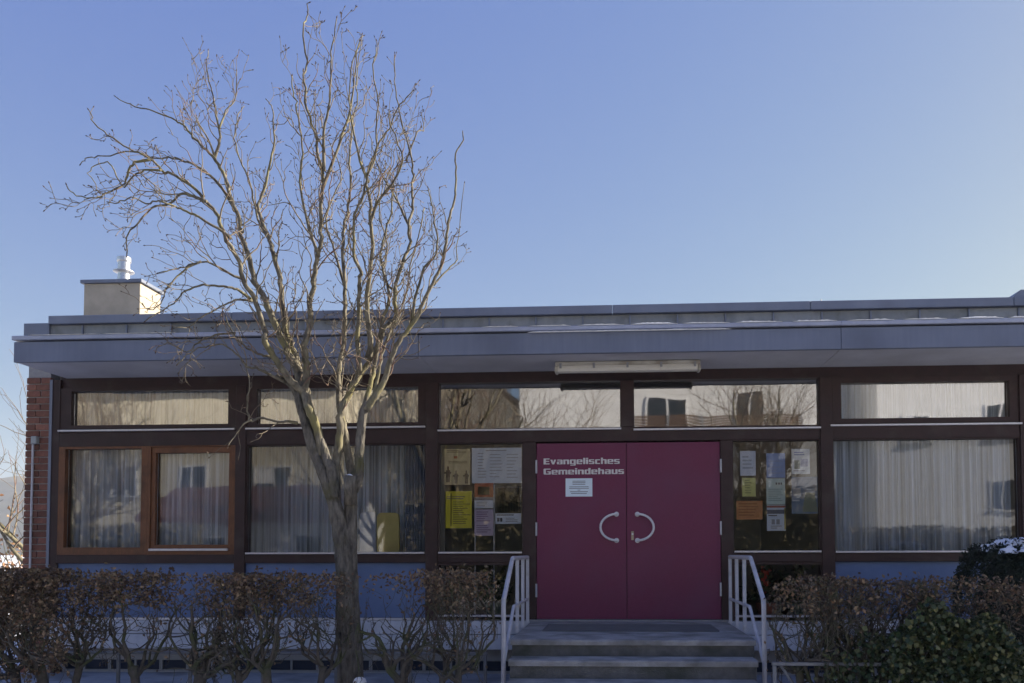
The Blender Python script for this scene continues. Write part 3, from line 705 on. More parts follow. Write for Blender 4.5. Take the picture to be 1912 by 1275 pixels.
poster(1432,1467,943,991,(.50,.56,.66),[(.0,.02,1,.1,(.42,.16,.12)),(.0,.18,1,.34,(.14,.15,.20)),(.92,.12,1,.95,(.50,.42,.12)),(.25,.55,.42,.75,GR),(.5,.55,.68,.75,GR)]+lines(.08,.88,.38,.48,1,INK,21)+lines(.2,.8,.8,.95,2,GR,22),'small flyer with dark photo strip, lowest on the glass right of the doors')
poster(1478,1527,890,959,(.13,.18,.26),[(.02,.62,.3,.66,(.5,.54,.6)),(.05,.3,.35,.5,(.30,.32,.36))]+[(.42+.03*k,.95-.13*(k+1),.98-.03*k,.95-.13*k,(.24,.27,.20)) for k in range(4)],'dark blue poster with pale triangle at the right of the glass right of the doors')
poster(1056,1106,893,927,(.54,.62,.72),lines(.25,.75,.14,.4,3,INK,23,True,.35)+lines(.12,.88,.45,.62,2,INK,24,True,.35,.8)+lines(.42,.58,.63,.7,1,INK,25,True,.4)+lines(.15,.85,.72,.9,2,INK,26,True,.35,.8),'white paper notice stuck to the left door leaf below the lettering',Y=-.0170,cat='notice')

# ------------------------------------------------------------------ plants: shared growth code
def smooth_path(pts, rad, seg=3):
    """Catmull-Rom through points"""
    P=[Vector(p) for p in pts]; P=[P[0]*2-P[1]]+P+[P[-1]*2-P[-2]]
    out=[];ro=[]
    n=len(P)-3
    for i in range(n):
        for k in range(seg):
            t=k/seg; a,b,c,d=P[i],P[i+1],P[i+2],P[i+3]
            out.append(.5*((2*b)+(c-a)*t+(2*a-5*b+4*c-d)*t*t+(3*b-a-3*c+d)*t**3))
            ro.append(rad[i]*(1-t)+rad[i+1]*t)
    out.append(P[-2]); ro.append(rad[-1]); return out,ro
def rv(rr,s=1.0): return Vector((rr.gauss(0,s),rr.gauss(0,s),rr.gauss(0,s)))

M_bark=pm('willow bark',(0.04,0.035,0.029),(0.27,0.24,0.175),scale=22,rough=.9,bump=.9,bscale=55,stretch=(1,1,.35),c3=(0.21,0.19,0.09),s3=3.0,t3=(.52,.68))
M_twig=pm('willow twig',(0.13,0.105,0.075),(0.25,0.21,0.145),scale=9,rough=.75,c3=(0.19,0.115,0.085),s3=4,t3=(.5,.65))
M_trunk=pm('old willow trunk bark',(0.038,0.034,0.030),(0.22,0.20,0.17),scale=26,rough=.95,bump=1.0,bscale=34,stretch=(1,1,.3),c3=(0.10,0.095,0.05),s3=4.0,t3=(.55,.72),detail=10,bdist=.04)
M_bud =pm('bud',(0.045,0.028,0.022),(0.07,0.045,0.032),scale=20,rough=.7)

# ------------------------------------------------------------------ the contorted willow before the facade
TY=-2.15
tree=thing('willow_tree',(at(648,1275,TY).x,TY,GZ),'tall leafless contorted willow with several stems before the left windows','tree')
rt=random.Random(3)
def limb3(pp, y0, y1, r0, r1):
    n=len(pp); out=[]
    for i,(x,y) in enumerate(pp):
        f=i/(n-1); out.append(at(x,y,TY+y0+(y1-y0)*f))
    return out,[r0+(r1-r0)*(i/(n-1))**.58 for i in range(n)]
LIMBS=[
 # pixels of the centre line, depth start, depth end, radius start, radius end, twiggy
 ('T',[(652,1330),(650,1250),(646,1150),(643,1060),(636,990),(622,930),(606,885),(592,850)],0,0,.120,.048,0),
 ('T2',[(662,1330),(660,1230),(656,1120),(654,1030),(655,960),(656,905),(668,880)],.02,.06,.085,.05,0),
 ('S1',[(622,930),(598,872),(584,838),(574,805),(561,762),(552,734),(537,714),(516,702)],0,-.10,.064,.020,0),
 ('S2',[(626,930),(618,878),(608,852),(599,824),(587,793),(578,765),(566,735)],-.03,.02,.046,.036,0),
 ('A',[(600,850),(592,800),(578,765),(561,734),(545,711),(526,687),(512,664),(500,642),(492,617),(484,591),(474,563),(456,526),(445,489),(431,454),(414,418),(398,390),(379,369),(355,343),(327,329),(299,317),(285,303),(273,291),(242,277),(205,251),(174,230),(165,205)],0,-.75,.044,.004,1),
 ('A1',[(281,298),(255,303),(238,312),(221,333),(198,357),(176,369),(144,364),(127,348)],-.66,-.9,.013,.004,1),
 ('A2',[(385,376),(360,366),(341,362),(315,376),(285,392),(261,425),(249,442),(238,477)],-.5,-.3,.016,.005,1),
 ('A3',[(440,392),(426,371),(402,336),(374,315),(344,301),(313,291),(285,286),(242,279),(198,293),(167,298),(155,308)],.25,.0,.017,.004,1),
 ('A4',[(432,446),(416,432),(379,411),(345,393),(325,385),(300,378),(273,378),(250,372),(221,377),(205,380)],-.42,-.9,.015,.004,1),
 ('A5',[(300,318),(270,318),(245,335),(228,350),(215,318),(190,300),(172,322),(178,345),(185,362)],-.6,-.4,.010,.003,1),
 ('B',[(578,765),(566,727),(559,699),(547,675),(531,647),(516,612),(500,572),(486,546),(473,526),(466,477),(449,442),(445,406),(435,376),(426,343),(407,305),(400,294),(374,270),(355,249),(340,233),(326,223),(288,211),(257,204),(225,189)],.02,.35,.048,.004,1),
 ('B1',[(400,296),(411,261),(409,236),(401,207),(395,170),(390,132),(389,91)],.28,.35,.016,.004,1),
 ('B2',[(409,240),(423,207),(442,182),(448,142)],.3,.5,.010,.004,1),
 ('B3',[(404,302),(390,262),(378,232),(366,218)],.28,.1,.012,.004,1),
 ('C',[(572,735),(557,699),(552,668),(541,642),(530,597),(528,550),(521,510),(514,477),(500,440),(486,400),(482,380),(496,345),(508,300),(513,265),(515,238),(511,204),(497,185)],.05,.75,.045,.004,1),
 ('C2',[(510,460),(492,430),(476,395),(468,345),(452,300),(440,262),(447,225),(455,196)],.45,.9,.016,.004,1),
 ('D',[(578,765),(569,727),(573,694),(573,668),(571,640),(575,597),(581,562),(582,533),(589,496),(596,463),(598,421),(601,370),(604,330),(595,290),(585,250),(577,205),(571,157),(571,110),(570,62),(568,25),(574,2)],.0,-.5,.042,.004,1),
 ('D1',[(605,318),(605,245),(615,190),(618,140),(618,94),(630,40)],-.35,-.6,.016,.004,1),
 ('D2',[(602,352),(622,300),(640,250),(652,210),(660,170),(664,125),(668,85),(676,65)],-.3,.0,.017,.004,1),
 ('D3',[(596,480),(572,410),(562,340),(562,270),(556,210),(548,170),(543,138)],-.3,-.8,.015,.004,1),
 ('E',[(626,935),(627,868),(631,840),(632,805),(636,772),(648,744),(660,720),(674,692),(691,666),(705,642),(722,612),(738,590),(736,557),(742,519),(754,484),(763,449),(766,421),(771,385),(770,350),(771,315),(764,276),(753,238),(742,180),(737,148),(739,108)],.02,.45,.046,.004,1),
 ('E1',[(766,425),(754,402),(745,378),(726,350),(712,320),(700,290),(690,250)],.32,.55,.015,.004,1),
 ('E2',[(758,300),(770,270),(782,250),(790,240),(787,212)],.38,.6,.010,.004,1),
 ('E3',[(742,545),(722,530),(712,500),(720,450),(706,400),(712,350),(722,310)],.3,.8,.014,.004,1),
 ('F',[(688,668),(693,642),(688,609),(686,562),(688,515),(692,456),(689,416),(692,378),(688,340),(692,305),(704,268),(722,228),(746,190),(772,168)],.1,-.45,.034,.004,1),
 ('F1',[(690,420),(702,385),(716,362),(735,335),(752,300),(744,262),(730,232),(724,200)],-.2,-.6,.016,.004,1),
 ('F2',[(688,340),(672,300),(664,262),(655,222),(650,178),(656,120),(675,85)],-.3,-.2,.014,.004,1),
 ('G',[(660,905),(650,850),(641,800),(633,765),(630,734),(634,687),(640,640),(647,585),(646,538),(642,468),(643,432),(648,397),(651,345),(655,300),(655,240),(665,190),(664,150),(676,66)],.10,.85,.042,.004,1),
 ('G1',[(645,540),(625,470),(610,420),(622,370),(638,330),(628,290),(612,262)],.5,1.0,.015,.004,1),
 ('H',[(672,700),(668,632),(668,573),(674,526),(676,510),(662,479),(660,444),(664,400),(676,370),(690,330),(698,290),(700,240),(704,190),(702,140),(702,85)],.1,-.7,.026,.004,1),
 ('S4',[(656,925),(669,887),(671,852),(674,805),(679,769),(688,752)],.05,.0,.046,.036,0),
 ('I',[(684,765),(700,739),(714,711),(728,675),(745,642),(759,618),(782,585),(801,550),(818,510),(829,463),(839,416),(846,374),(850,330),(852,290),(862,262),(860,243)],.0,-.2,.038,.004,1),
 ('I1',[(810,532),(829,510),(851,482),(853,462),(868,345)],-.1,.2,.010,.003,1),
 ('I2',[(770,605),(775,557),(792,505),(811,463),(813,421),(806,385),(799,352)],-.05,-.4,.017,.004,1),
 ('J',[(682,760),(686,739),(693,699),(702,654),(716,600),(724,560),(720,520),(712,480),(716,440),(728,395),(738,360),(748,320),(744,280)],.04,.5,.030,.004,1),
 ('J1',[(697,745),(705,705),(713,664),(728,620),(744,580),(758,540),(768,480),(786,430),(792,390)],-.02,.4,.020,.004,1),
 ('K',[(556,790),(535,786),(519,786),(491,781),(467,783),(465,746),(469,718),(460,678)],-.05,-.35,.016,.004,1),
 ('K1',[(470,783),(450,795),(436,815),(425,830)],-.3,-.45,.009,.003,1),
 ('K2',[(512,668),(497,664),(479,659),(455,640),(435,616),(416,582)],-.1,-.4,.017,.004,1),
 ('K3',[(535,714),(505,700),(480,690),(457,682),(444,664),(413,642),(378,642),(347,660),(330,680)],-.1,-.6,.016,.004,1),
 ('K4',[(440,622),(400,625),(370,640),(345,655),(315,640),(290,655)],-.3,-.6,.011,.003,1),
 ('L1',[(470,560),(452,546),(438,538),(410,535),(378,538),(350,550),(331,560),(300,579),(270,600)],-.1,-.7,.017,.004,1),
 ('L2',[(452,520),(438,515),(407,497),(375,488),(341,497),(318,507),(300,509)],-.15,-.5,.015,.004,1),
 ('L3',[(376,488),(350,500),(326,522),(310,538),(290,560),(280,578),(258,566)],-.4,-.7,.011,.003,1),
 ('L4',[(474,562),(440,560),(410,575),(380,592),(350,605),(318,612)],-.2,-.7,.012,.003,1),
]
skel=MB(); trk=MB(); tw=MB(); buds=MB()
def bud(p,d,s=1.0):
    u=d.orthogonal().normalized(); w=d.cross(u); a=.0045*s; l=.019*s
    vs=[p-d*.3*l]+[p+d*.35*l+a*(math.cos(t)*u+math.sin(t)*w) for t in (0,1.57,3.14,4.71)]+[p+d*l]
    buds.add(vs,[(0,2,1),(0,3,2),(0,4,3),(0,1,4),(5,1,2),(5,2,3),(5,3,4),(5,4,1)])
def grow(p,d,length,r,level,up):
    """one contorted twig and its side twigs"""
    n=max(4,int(length/.045)); seg=length/n
    pts=[p.copy()]; rad=[r]
    ax=rv(rt).normalized(); ph=rt.uniform(0,6.28); wob=rt.uniform(.16,.40)*(1.25 if level>0 else .8)
    fr_=rt.uniform(.9,1.6); drift=Vector((0,0,0))
    dd=d.normalized(); q=p.copy()
    kids=[]
    for i in range(n):
        ph+=fr_
        u=dd.orthogonal().normalized(); w=dd.cross(u)
        drift=drift*.7+rv(rt,.10)
        cur=(dd+wob*(math.cos(ph)*u+math.sin(ph)*w)+drift).normalized()
        q=q+cur*seg; pts.append(q.copy()); rad.append(max(.0022,r*(1-.7*(i+1)/n)))
        dd=(dd+Vector((0,0,up*.10))+rv(rt,.09)).normalized()
        if level<2 and i>0 and rt.random()<(.36 if level==0 else .22): kids.append((q.copy(),cur.copy(),1-i/n))
        elif rt.random()<.13: bud(q,(cur+rv(rt,.5)).normalized(),.7)
    tw.tube(pts,rad,4,False)
    bud(q,cur,1.1)
    for kp,kd,f in kids:
        side=rv(rt); side=(side-side.dot(kd)*kd).normalized()
        grow(kp,(kd*.7+side*.8).normalized(),length*rt.uniform(.3,.6)*(.5+.5*f),max(.0018,r*.6),level+1,up)
for name,pp,y0,y1,r0,r1,tg in LIMBS:
    P3,rd=limb3(pp,y0,y1,r0,r1)
    if tg:
        for i in range(2,len(P3)): P3[i]=P3[i]+Vector((rt.gauss(0,.006),rt.gauss(0,.03),rt.gauss(0,.006)))
    pts,rad=smooth_path(P3,rd,4)
    if tg:  # contorted
        for i in range(4,len(pts)):
            k=.010*(1-.5*rad[i]/max(rad)); pts[i]=pts[i]+Vector((rt.gauss(0,k*.5),rt.gauss(0,k),rt.gauss(0,k*.5)))
    else:
        pass
    nn=14 if r0>.04 else 7
    if name in ('T','T2','S1','S2','S4'):
        pts,rad=smooth_path(pts,rad,3)
        k0=len(trk.v); trk.tube(pts,rad,nn)
        for q in range(len(pts)):       # fluted, knobbly bark
            for h in range(nn):
                x_,y_,z_=trk.v[k0+q*nn+h]; c_=pts[q]; a_=6.283*h/nn
                w_=1+.07*math.sin(3*a_+q*.11+len(name))+.05*math.sin(5*a_-q*.23)+.04*math.sin(q*.9+h*1.7)+rt.uniform(-.03,.03)
                trk.v[k0+q*nn+h]=(c_.x+(x_-c_.x)*w_,c_.y+(y_-c_.y)*w_,z_)
    else: skel.tube(pts,rad,nn)
    if not tg:
        continue
    # arc length and side twigs
    L=0; nxt=rt.uniform(.25,.45) if len(pp)>8 else .12
    left=name[0] in 'AKL'
    tot=sum((pts[i+1]-pts[i]).length for i in range(len(pts)-1))
    for i in range(1,len(pts)-1):
        d=(pts[i+1]-pts[i]); L+=d.length
        if L>nxt:
            f=L/tot; nxt=L+rt.uniform(.058,.145)
            if (pts[i].x<at(215,350,TY-.6).x or pts[i].x>at(845,350,TY).x) and rt.random()<.85: continue
            d.normalize(); side=rv(rt); side.y*=.8; side=(side-side.dot(d)*d).normalized()
            hi=pts[i].z>2.2
            if not hi and name[0]!='K' and rt.random()<.4: continue
            if f>.86 and rt.random()<.6: continue
            if name in('G','T') and pts[i].z<2.0: continue
            nd=(d*rt.uniform(.7,1.1)+side*rt.uniform(.45,.85)+Vector((0,0,.35 if not left else .10))).normalized()
            ln=rt.uniform(.28,.85)*(1.05-.70*f)*(1.0 if hi else .6)
            grow(pts[i],nd,ln,min(.0075,rad[i]*.55),0,.9 if not left else .25)
    dlast=(pts[-1]-pts[-2]).normalized(); bud(pts[-1],dlast,1.3)
for (px,py,dy) in [(560,735,-.05),(566,720,-.08),(640,735,.05),(650,730,-.04),(655,712,.02),(672,690,.0),(690,700,-.06),(705,690,.05),(560,700,.1),(575,690,-.1),(612,720,.1),(600,700,.15),(545,712,-.12),(520,705,-.1),(700,668,.1),(728,660,0)]:
    p0=at(px,py,TY+dy)
    for q_ in range(2): grow(p0,Vector((rt.gauss(0,.55),rt.gauss(0,.4)-.2,rt.uniform(.2,1.1))).normalized(),rt.uniform(.2,.42),.0055,0,.3)
# sawn stub with snow
sp_=at(655,888,TY-.05)
trk.tube([at(655,940,TY),at(653,905,TY-.05),sp_],[.055,.052,.047],10)
tag(trk.build('trunk',M_trunk,tree,True)); so_=skel.build('limbs',M_bark,tree,True); tag(so_,kind='stuff')
to_=tw.build('twigs',M_twig,tree,True); tag(to_,kind='stuff')
bo_=buds.build('buds',M_bud,tree); tag(bo_,kind='stuff')

# ------------------------------------------------------------------ hedge shrubs (hornbeam with withered leaves)
M_hstem=pm('hornbeam stem',(0.055,0.048,0.040),(0.115,0.10,0.082),scale=30,rough=.9,bump=.6,bscale=60,c3=(0.06,0.07,0.03),s3=5)
def leaf_mat(name,cols,rough=.75):
    m=bpy.data.materials.new(name); m.use_nodes=True; nt=m.node_tree; N=nt.nodes; L=nt.links
    b=N['Principled BSDF']; b.inputs['Roughness'].default_value=rough; b.inputs['Specular IOR Level'].default_value=.3
    g=N.new('ShaderNodeNewGeometry'); rp=N.new('ShaderNodeValToRGB'); rp.color_ramp.interpolation='LINEAR'
    e=rp.color_ramp.elements
    while len(e)<len(cols): e.new(.5)
    for k,c in enumerate(cols): e[k].position=k/(len(cols)-1); e[k].color=(*c,1)
    L.new(g.outputs['Random Per Island'],rp.inputs[0]); L.new(rp.outputs[0],b.inputs['Base Color'])
    MATS[name]=m; return m
M_leafb=leaf_mat('withered hornbeam leaf',[(0.055,0.040,0.03),(0.11,0.068,0.045),(0.155,0.092,0.056),(0.29,0.21,0.135),(0.115,0.09,0.055),(0.08,0.052,0.036)])
M_leafg=leaf_mat('ivy leaf',[(0.014,0.028,0.014),(0.024,0.046,0.02),(0.038,0.062,0.026),(0.065,0.08,0.035),(0.14,0.14,0.055)],.35)
M_leafd=leaf_mat('yew spray',[(0.006,0.012,0.008),(0.012,0.022,0.014),(0.02,0.034,0.02)],.6)
def leaves(name,C,size,mat,parent,fold=.5,asp=.55,droop=0.0):
    """C: n x 3 leaf centres; every leaf two bent quads"""
    n=len(C)
    if n==0: return None
    a=rng.normal(size=(n,3)); a[:,2]-=droop; a/=np.linalg.norm(a,axis=1)[:,None]
    b=rng.normal(size=(n,3)); b-=(a*b).sum(1)[:,None]*a; b/=np.linalg.norm(b,axis=1)[:,None]
    c=np.cross(a,b)
    s=(size*rng.uniform(.6,1.25,n))[:,None]
    w=asp*.5
    V=np.stack([C-a*s*.5, C-b*s*w+c*s*fold*w, C+a*s*.5+c*s*.12*rng.normal(size=(n,1)), C+b*s*w+c*s*fold*w],1).reshape(-1,3)
    i=np.arange(n)*4
    Fq=np.concatenate([np.stack([i,i+1,i+2],1),np.stack([i,i+2,i+3],1)])
    o=mesh_np(name,V,Fq,mat,parent); tag(o,kind='stuff'); return o
YH=-2.62
ZHT=aZ(500,1072,YH)
def hedge_shrub(px,Y,width,ztop,label,seed,trunk_r=.045,leaf_top=.5,leaf_low=.15,fine=1.0,group='hornbeam shrubs of the hedge',zfork=None,nl=900,single=None,cat='shrub'):
    rr=random.Random(seed)
    x=at(px,1200,Y).x
    t=thing('hornbeam_shrub',(x,Y,GZ),label,cat,group)
    m=MB(); tips=[]
    zf=GZ+(zfork if zfork else rr.uniform(.32,.5))
    base=Vector((x,Y,GZ-.03)); top=Vector((x+rr.uniform(-.04,.04),Y+rr.uniform(-.04,.04),zf))
    mid=(base+top)/2+Vector((rr.uniform(-.03,.03),0,0))
    pts,rad=smooth_path([base,mid,top],[trunk_r*1.25,trunk_r,trunk_r*1.05],3); m.tube(pts,rad,8)
    def br(p,d,length,r,lev):
        n=max(3,int(length/.055)); q=p.copy(); pl=[p.copy()]; rl=[r]; dd=d.normalized(); kids=[]
        for i in range(n):
            dd=(dd+rv(rr,.26)+Vector((0,0,.10 if q.z<ztop-.2 else -.05))).normalized(); dd.y*=.92
            q=q+dd*(length/n)
            if q.z>ztop+.02: q.z=ztop+.02-rr.uniform(0,.04); dd.z=-abs(dd.z)*.2
            q.y=max(Y-.30,min(Y+.30,q.y)); q.x=max(x-width*.62,min(x+width*.62,q.x))
            pl.append(q.copy()); rl.append(max(.0018,r*(1-.6*(i+1)/n)))
            if lev<4 and i>=1 and rr.random()<(.52,.46,.46,.42)[lev]*fine: kids.append((q.copy(),dd.copy(),rl[-1]))
            tips.append((q.copy(),lev))
        m.tube(pl,rl,6 if lev<2 else 4,False)
        for kp,kd,kr in kids:
            s=rv(rr); s.y*=.7; s=(s-s.dot(kd)*kd).normalized()
            br(kp,(kd*.5+s*.9+Vector((0,0,.15))).normalized(),length*rr.uniform(.45,.75),max(.0022,kr*.62),lev+1)
    nb=rr.randint(5,7)
    for k in range(nb):
        f=(k+.5)/nb*2-1; s=top-Vector((0,0,rr.uniform(0,.12)))
        br(s,Vector((f*1.15+rr.gauss(0,.15),rr.gauss(0,.3),rr.uniform(.45,.95))),rr.uniform(.45,.75),trunk_r*.52,0)
    tag(m.build('branches',M_hstem,t,True),kind='stuff')
    # withered leaves: dense under the clipped top, thinner below, in patches
    C=[]
    ph=[rr.uniform(0,6.28) for _ in range(4)]
    for q,lev in tips:
        if lev<1: continue
        h=(q.z-(zf))/(ztop-zf)
        patch=.5+.5*math.sin(q.x*5.1+ph[0])*math.cos(q.z*6.3+ph[1])
        pr=(leaf_top if h>.68 else leaf_low)*(.35+1.1*patch)
        k=0
        while rr.random()<pr and k<4: C.append(tuple(q+rv(rr,.028))); k+=1
    # clipped crown edge
    for _ in range(int(nl*leaf_top)):
        xx=x+rr.uniform(-.5,.5)*width*1.08; zz=ztop-abs(rr.gauss(0,.095)); C.append((xx,Y+rr.gauss(0,.13),zz+.02))
    leaves('withered_leaves',np.array(C).reshape(-1,3),.036,M_leafb,t,.6,.6,.3)
    return t
HS=[(-14,.55,'dense brown leaved hornbeam at the left edge of the photo',21,1.2,1.1,.045),
    (38,.50,'dense brown leaved hornbeam left of the brick corner pier',30,1.2,1.2,.035),
    (85,.45,'dense brown leaved hornbeam before the brick corner pier',22,1.1,.95,.04),
    (140,.5,'sparse hornbeam just right of the brick corner pier',23,.5,.22,.03),
    (248,.55,'hornbeam with a thick bunch of rusty leaves under the sash window',24,1.0,.55,.035),
    (367,.58,'hornbeam with a bare forked trunk under the left windows',25,.45,.12,.05),
    (445,.45,'slim hornbeam with brown leaves before the first window post',33,.75,.42,.028),
    (505,.52,'hornbeam with rusty leaves along its top, left of the tree trunk',26,.75,.42,.036),
    (598,.42,'thin stemmed hornbeam touching the left side of the tree trunk',27,.65,.35,.03),
    (757,.58,'bare hornbeam with crooked trunk right of the tree trunk',28,.40,.10,.05),
    (815,.40,'slim twiggy hornbeam before the third window post',36,.6,.32,.025),
    (858,.44,'bushy twiggy hornbeam at the end of the hedge by the steps',29,.75,.5,.03)]
for px,wd,lb,sd,lt,ll,tr_ in HS:
    hedge_shrub(px,YH+random.uniform(-.1,.1),wd,ZHT+random.uniform(-.03,.03),lb,sd,fine=.94,leaf_top=lt*(.85 if px>110 else 1.1),leaf_low=ll*(.55 if px>110 else 1.0),nl=620 if px<110 else 560,trunk_r=tr_)
HR=[(1492,.36,'slim brown hornbeam at the end of the right hedge next to the handrail',46,.4,.16),
    (1575,.45,'slim twiggy hornbeam below the post right of the posters',47,.4,.16),
    (1655,.45,'slim brown hornbeam at the left edge of the ivy',48,.4,.16),
    (1530,.5,'twiggy brown hornbeam beside the right handrail',41,.35,.14),
    (1622,.55,'brown hornbeam under the right blue panel, left of the ivy',42,.36,.14),
    (1715,.62,'dark hornbeam overgrown by ivy right of the steps',43,.36,.2),
    (1820,.62,'hornbeam with curled brown leaves below the evergreen bush',44,.6,.34),
    (1915,.62,'hornbeam with brown leaves at the right edge of the photo',45,.65,.36)]
for px,wd,lb,sd,lt,ll in HR:
    hedge_shrub(px,YH,wd,aZ(1700,1086,YH)+random.uniform(-.03,.03),lb,sd,leaf_top=lt,leaf_low=ll,fine=1.0,nl=480,trunk_r=.032,group='hornbeam shrubs right of the steps')
# ivy climbing through the right hedge
iv=thing('ivy',(at(1720,1250,YH-.15).x,YH-.15,GZ),'dark green ivy growing through the hedge right of the steps','ivy')
C=[]
ri=random.Random(5)
for k in range(7500):
    px=ri.choice([ri.gauss(1745,55),ri.uniform(1540,1912),ri.gauss(1850,40)]); 
    top=1125+abs(px-1760)*.42+18*math.sin(px*.05)
    py=ri.uniform(top,1330) if px>1600 else ri.uniform(1215,1330)
    p=at(px,py,YH-(.32 if px>1660 else .2)+ri.gauss(0,.09)); 
    if p.z>GZ: C.append(tuple(p))
leaves('ivy_leaves',np.array(C),.042,M_leafg,iv,.25,.9)
m=MB()
for k in range(14):
    px=1560+k*26+ri.uniform(-10,10); pts=[at(px+ri.gauss(0,14)*j*.5,1320-j*34,YH-.2+ri.gauss(0,.04)) for j in range(6)]
    p,r_=smooth_path(pts,[.008-.001*j for j in range(6)],3); m.tube(p,r_,5)
tag(m.build('ivy_stems',M_hstem,iv,True),kind='stuff')

# clipped evergreen bush with snow
YB=-1.55
bc=at(1880,1075,YB); bx=bc.x+.12; br_=at(1880,1075,YB).x-at(1790,1075,YB).x+.12; bzt=aZ(1880,1000,YB)
yew=thing('evergreen_bush',(bx,YB,GZ),'dark rounded evergreen bush with snow on top at the right edge','bush')
n=26000
u=rng.normal(size=(n,3)); u/=np.linalg.norm(u,axis=1)[:,None]
rr_=rng.uniform(.80,1.0,n)**.5; lump=1+.06*np.sin(u[:,0]*9+1)*np.cos(u[:,2]*8)+.04*np.sin(u[:,1]*17+u[:,2]*13)
sgn=np.sign(u)*np.abs(u)**.75
hgt=(bzt-GZ)/2; C=np.stack([bx+sgn[:,0]*br_*1.02*rr_*lump*.98,YB+sgn[:,1]*.55*rr_*lump,GZ+hgt+sgn[:,2]*hgt*rr_*lump*.97],1)
leaves('sprays',C,.045,M_leafd,yew,.2,.28)
m=MB(); prof=[(.04,GZ-.02)]+[(br_*.74*math.sin(a)**.7,GZ+hgt-hgt*.80*math.cos(a)) for a in [math.pi*k/10 for k in range(1,10)]]+[(.03,GZ+hgt*1.82)]
m.lathe(prof,bx,YB,20); m.v=[(x,YB+(y-YB)*.72,z) for x,y,z in m.v]; m.build('core',pm('yew core',(.006,.01,.007),(.01,.016,.01)),yew)
def snow_patch(name,cx,cy,cz,rx,ry,h,label,seed,curv=0.0):
    rr=random.Random(seed); vs=[(cx,cy,cz+h)]; fs=[]; n=28; rings=5
    for j in range(1,rings+1):
        f=j/rings
        for k in range(n):
            a=2*math.pi*k/n; rad=f*(1+.18*math.sin(3*a+seed)+.12*math.sin(7*a+2*seed)+.08*rr.uniform(-1,1))
            vs.append((cx+rx*rad*math.cos(a),cy+ry*rad*math.sin(a),cz+h*(1-f**2.2)+rr.uniform(-.1,.1)*h-(.02 if j==rings else 0)-curv*f*f))
    for k in range(n): fs.append((0,1+k,1+(k+1)%n))
    for j in range(rings-1):
        for k in range(n):
            a=1+j*n+k; b=1+j*n+(k+1)%n; fs.append((a,a+n,b+n,b))
    o=MB().add(vs,fs).build(name,M_snow,None,True); tag(o,label,'snow',None); o['kind']='stuff'; return o
sn=thing('snow_cover',(bx,YB,bzt),'patchy melting snow lying on top of the evergreen bush','snow')
rs_=random.Random(8)
for k in range(46):
    a=rs_.uniform(0,6.28); q=rs_.uniform(0,1)**.6; sx_=bx+.05+math.cos(a)*q*br_*.66; sy_=YB+math.sin(a)*q*.36
    zc_=bzt-.030-.10*q**3+rs_.uniform(-.008,.008); rad_=rs_.uniform(.035,.10)*(1.2-.5*q)
    vs=[(sx_,sy_,zc_+.022)];fs=[];n=12
    for j in (1,2,3):
        for i in range(n):
            b=6.283*i/n; w_=rad_*j/3*(1+.25*math.sin(2*b+k)+.2*rs_.uniform(-1,1)); vs.append((sx_+w_*math.cos(b),sy_+w_*math.sin(b),zc_+(.020,.012,-.03)[j-1]+rs_.uniform(-.004,.004)))
    fs+=[(0,1+i,1+(i+1)%n) for i in range(n)]
    for j in range(2): fs+=[(1+j*n+i,1+(j+1)*n+i,1+(j+1)*n+(i+1)%n,1+j*n+(i+1)%n) for i in range(n)]
    vs=[(a_,b_,c_-.012) for a_,b_,c_ in vs]
    MB().add(vs,fs).build('snow_clump',M_snow,sn,True)
p=at(655,886,TY-.05); snow_patch('snow',p.x-.01,p.y,p.z-.004,.03,.03,.010,'small dab of snow on the sawn stub of the willow',4,.01)
p=at(672,1266,TY-.2); snow_patch('snow',p.x,p.y,p.z-.01,.05,.045,.02,'small lump of snow at the foot of the willow',5,.01)
p=at(672,1272,TY-.2)
skel2=MB().tube([(p.x-.02,p.y+.12,GZ),(p.x,p.y,p.z-.015)],[.07,.05],9); tag(skel2.build('root_stub',M_trunk,tree,True))

# snow along the gutter
def snow_strip(px0,px1,Y,z,h,label,seed,yw=.06):
    rr=random.Random(seed); a=at(px0,600,Y).x; b=at(px1,600,Y).x; n=max(6,int((b-a)/.025)); vs=[];fs=[]
    for i in range(n+1):
        f=i/n; x=a+(b-a)*f; e=min(1,f*n/3,(1-f)*n/3)
        hh=h*e*(.85+.12*math.sin(i*.23+seed)+.16*rr.uniform(-1,1))+.001
        vs+=[(x,Y-yw*.5,z),(x,Y-yw*.5-.006*e,z+hh*.5),(x,Y-yw*.2,z+hh),(x,Y+yw*.5,z+hh*.8),(x,Y+yw*.5,z)]
    for i in range(n):
        for j in range(4): q=i*5+j; fs.append((q,q+5,q+6,q+1))
    fs+=[(0,1,2,3,4),tuple(n*5+j for j in (4,3,2,1,0))]
    return (vs,fs)
gs=thing('roof_snow',(0,YE,3.09),'thin broken line of snow along the gutter of the flat roof','snow')
segs=[(55,190),(195,330),(430,560),(900,968),(985,1066),(1078,1165),(1176,1265),(1274,1362),(1373,1460),(1478,1562),(1580,1668),(1684,1766),(1786,1872),(1880,1960)]
for k,(a,b) in enumerate(segs):
    v,f=snow_strip(a,b,YE+.0,3.0965,(.018 if k>2 else .008)*random.uniform(.8,1.15),'',k); MB().add(v,f).build('snow_strip',M_snow,gs,True)
v,f=snow_strip(985,1365,YE-.034,3.030,.011,'',50,.02); MB().add(v,f).build('snow_strip',M_snow,gs,True)

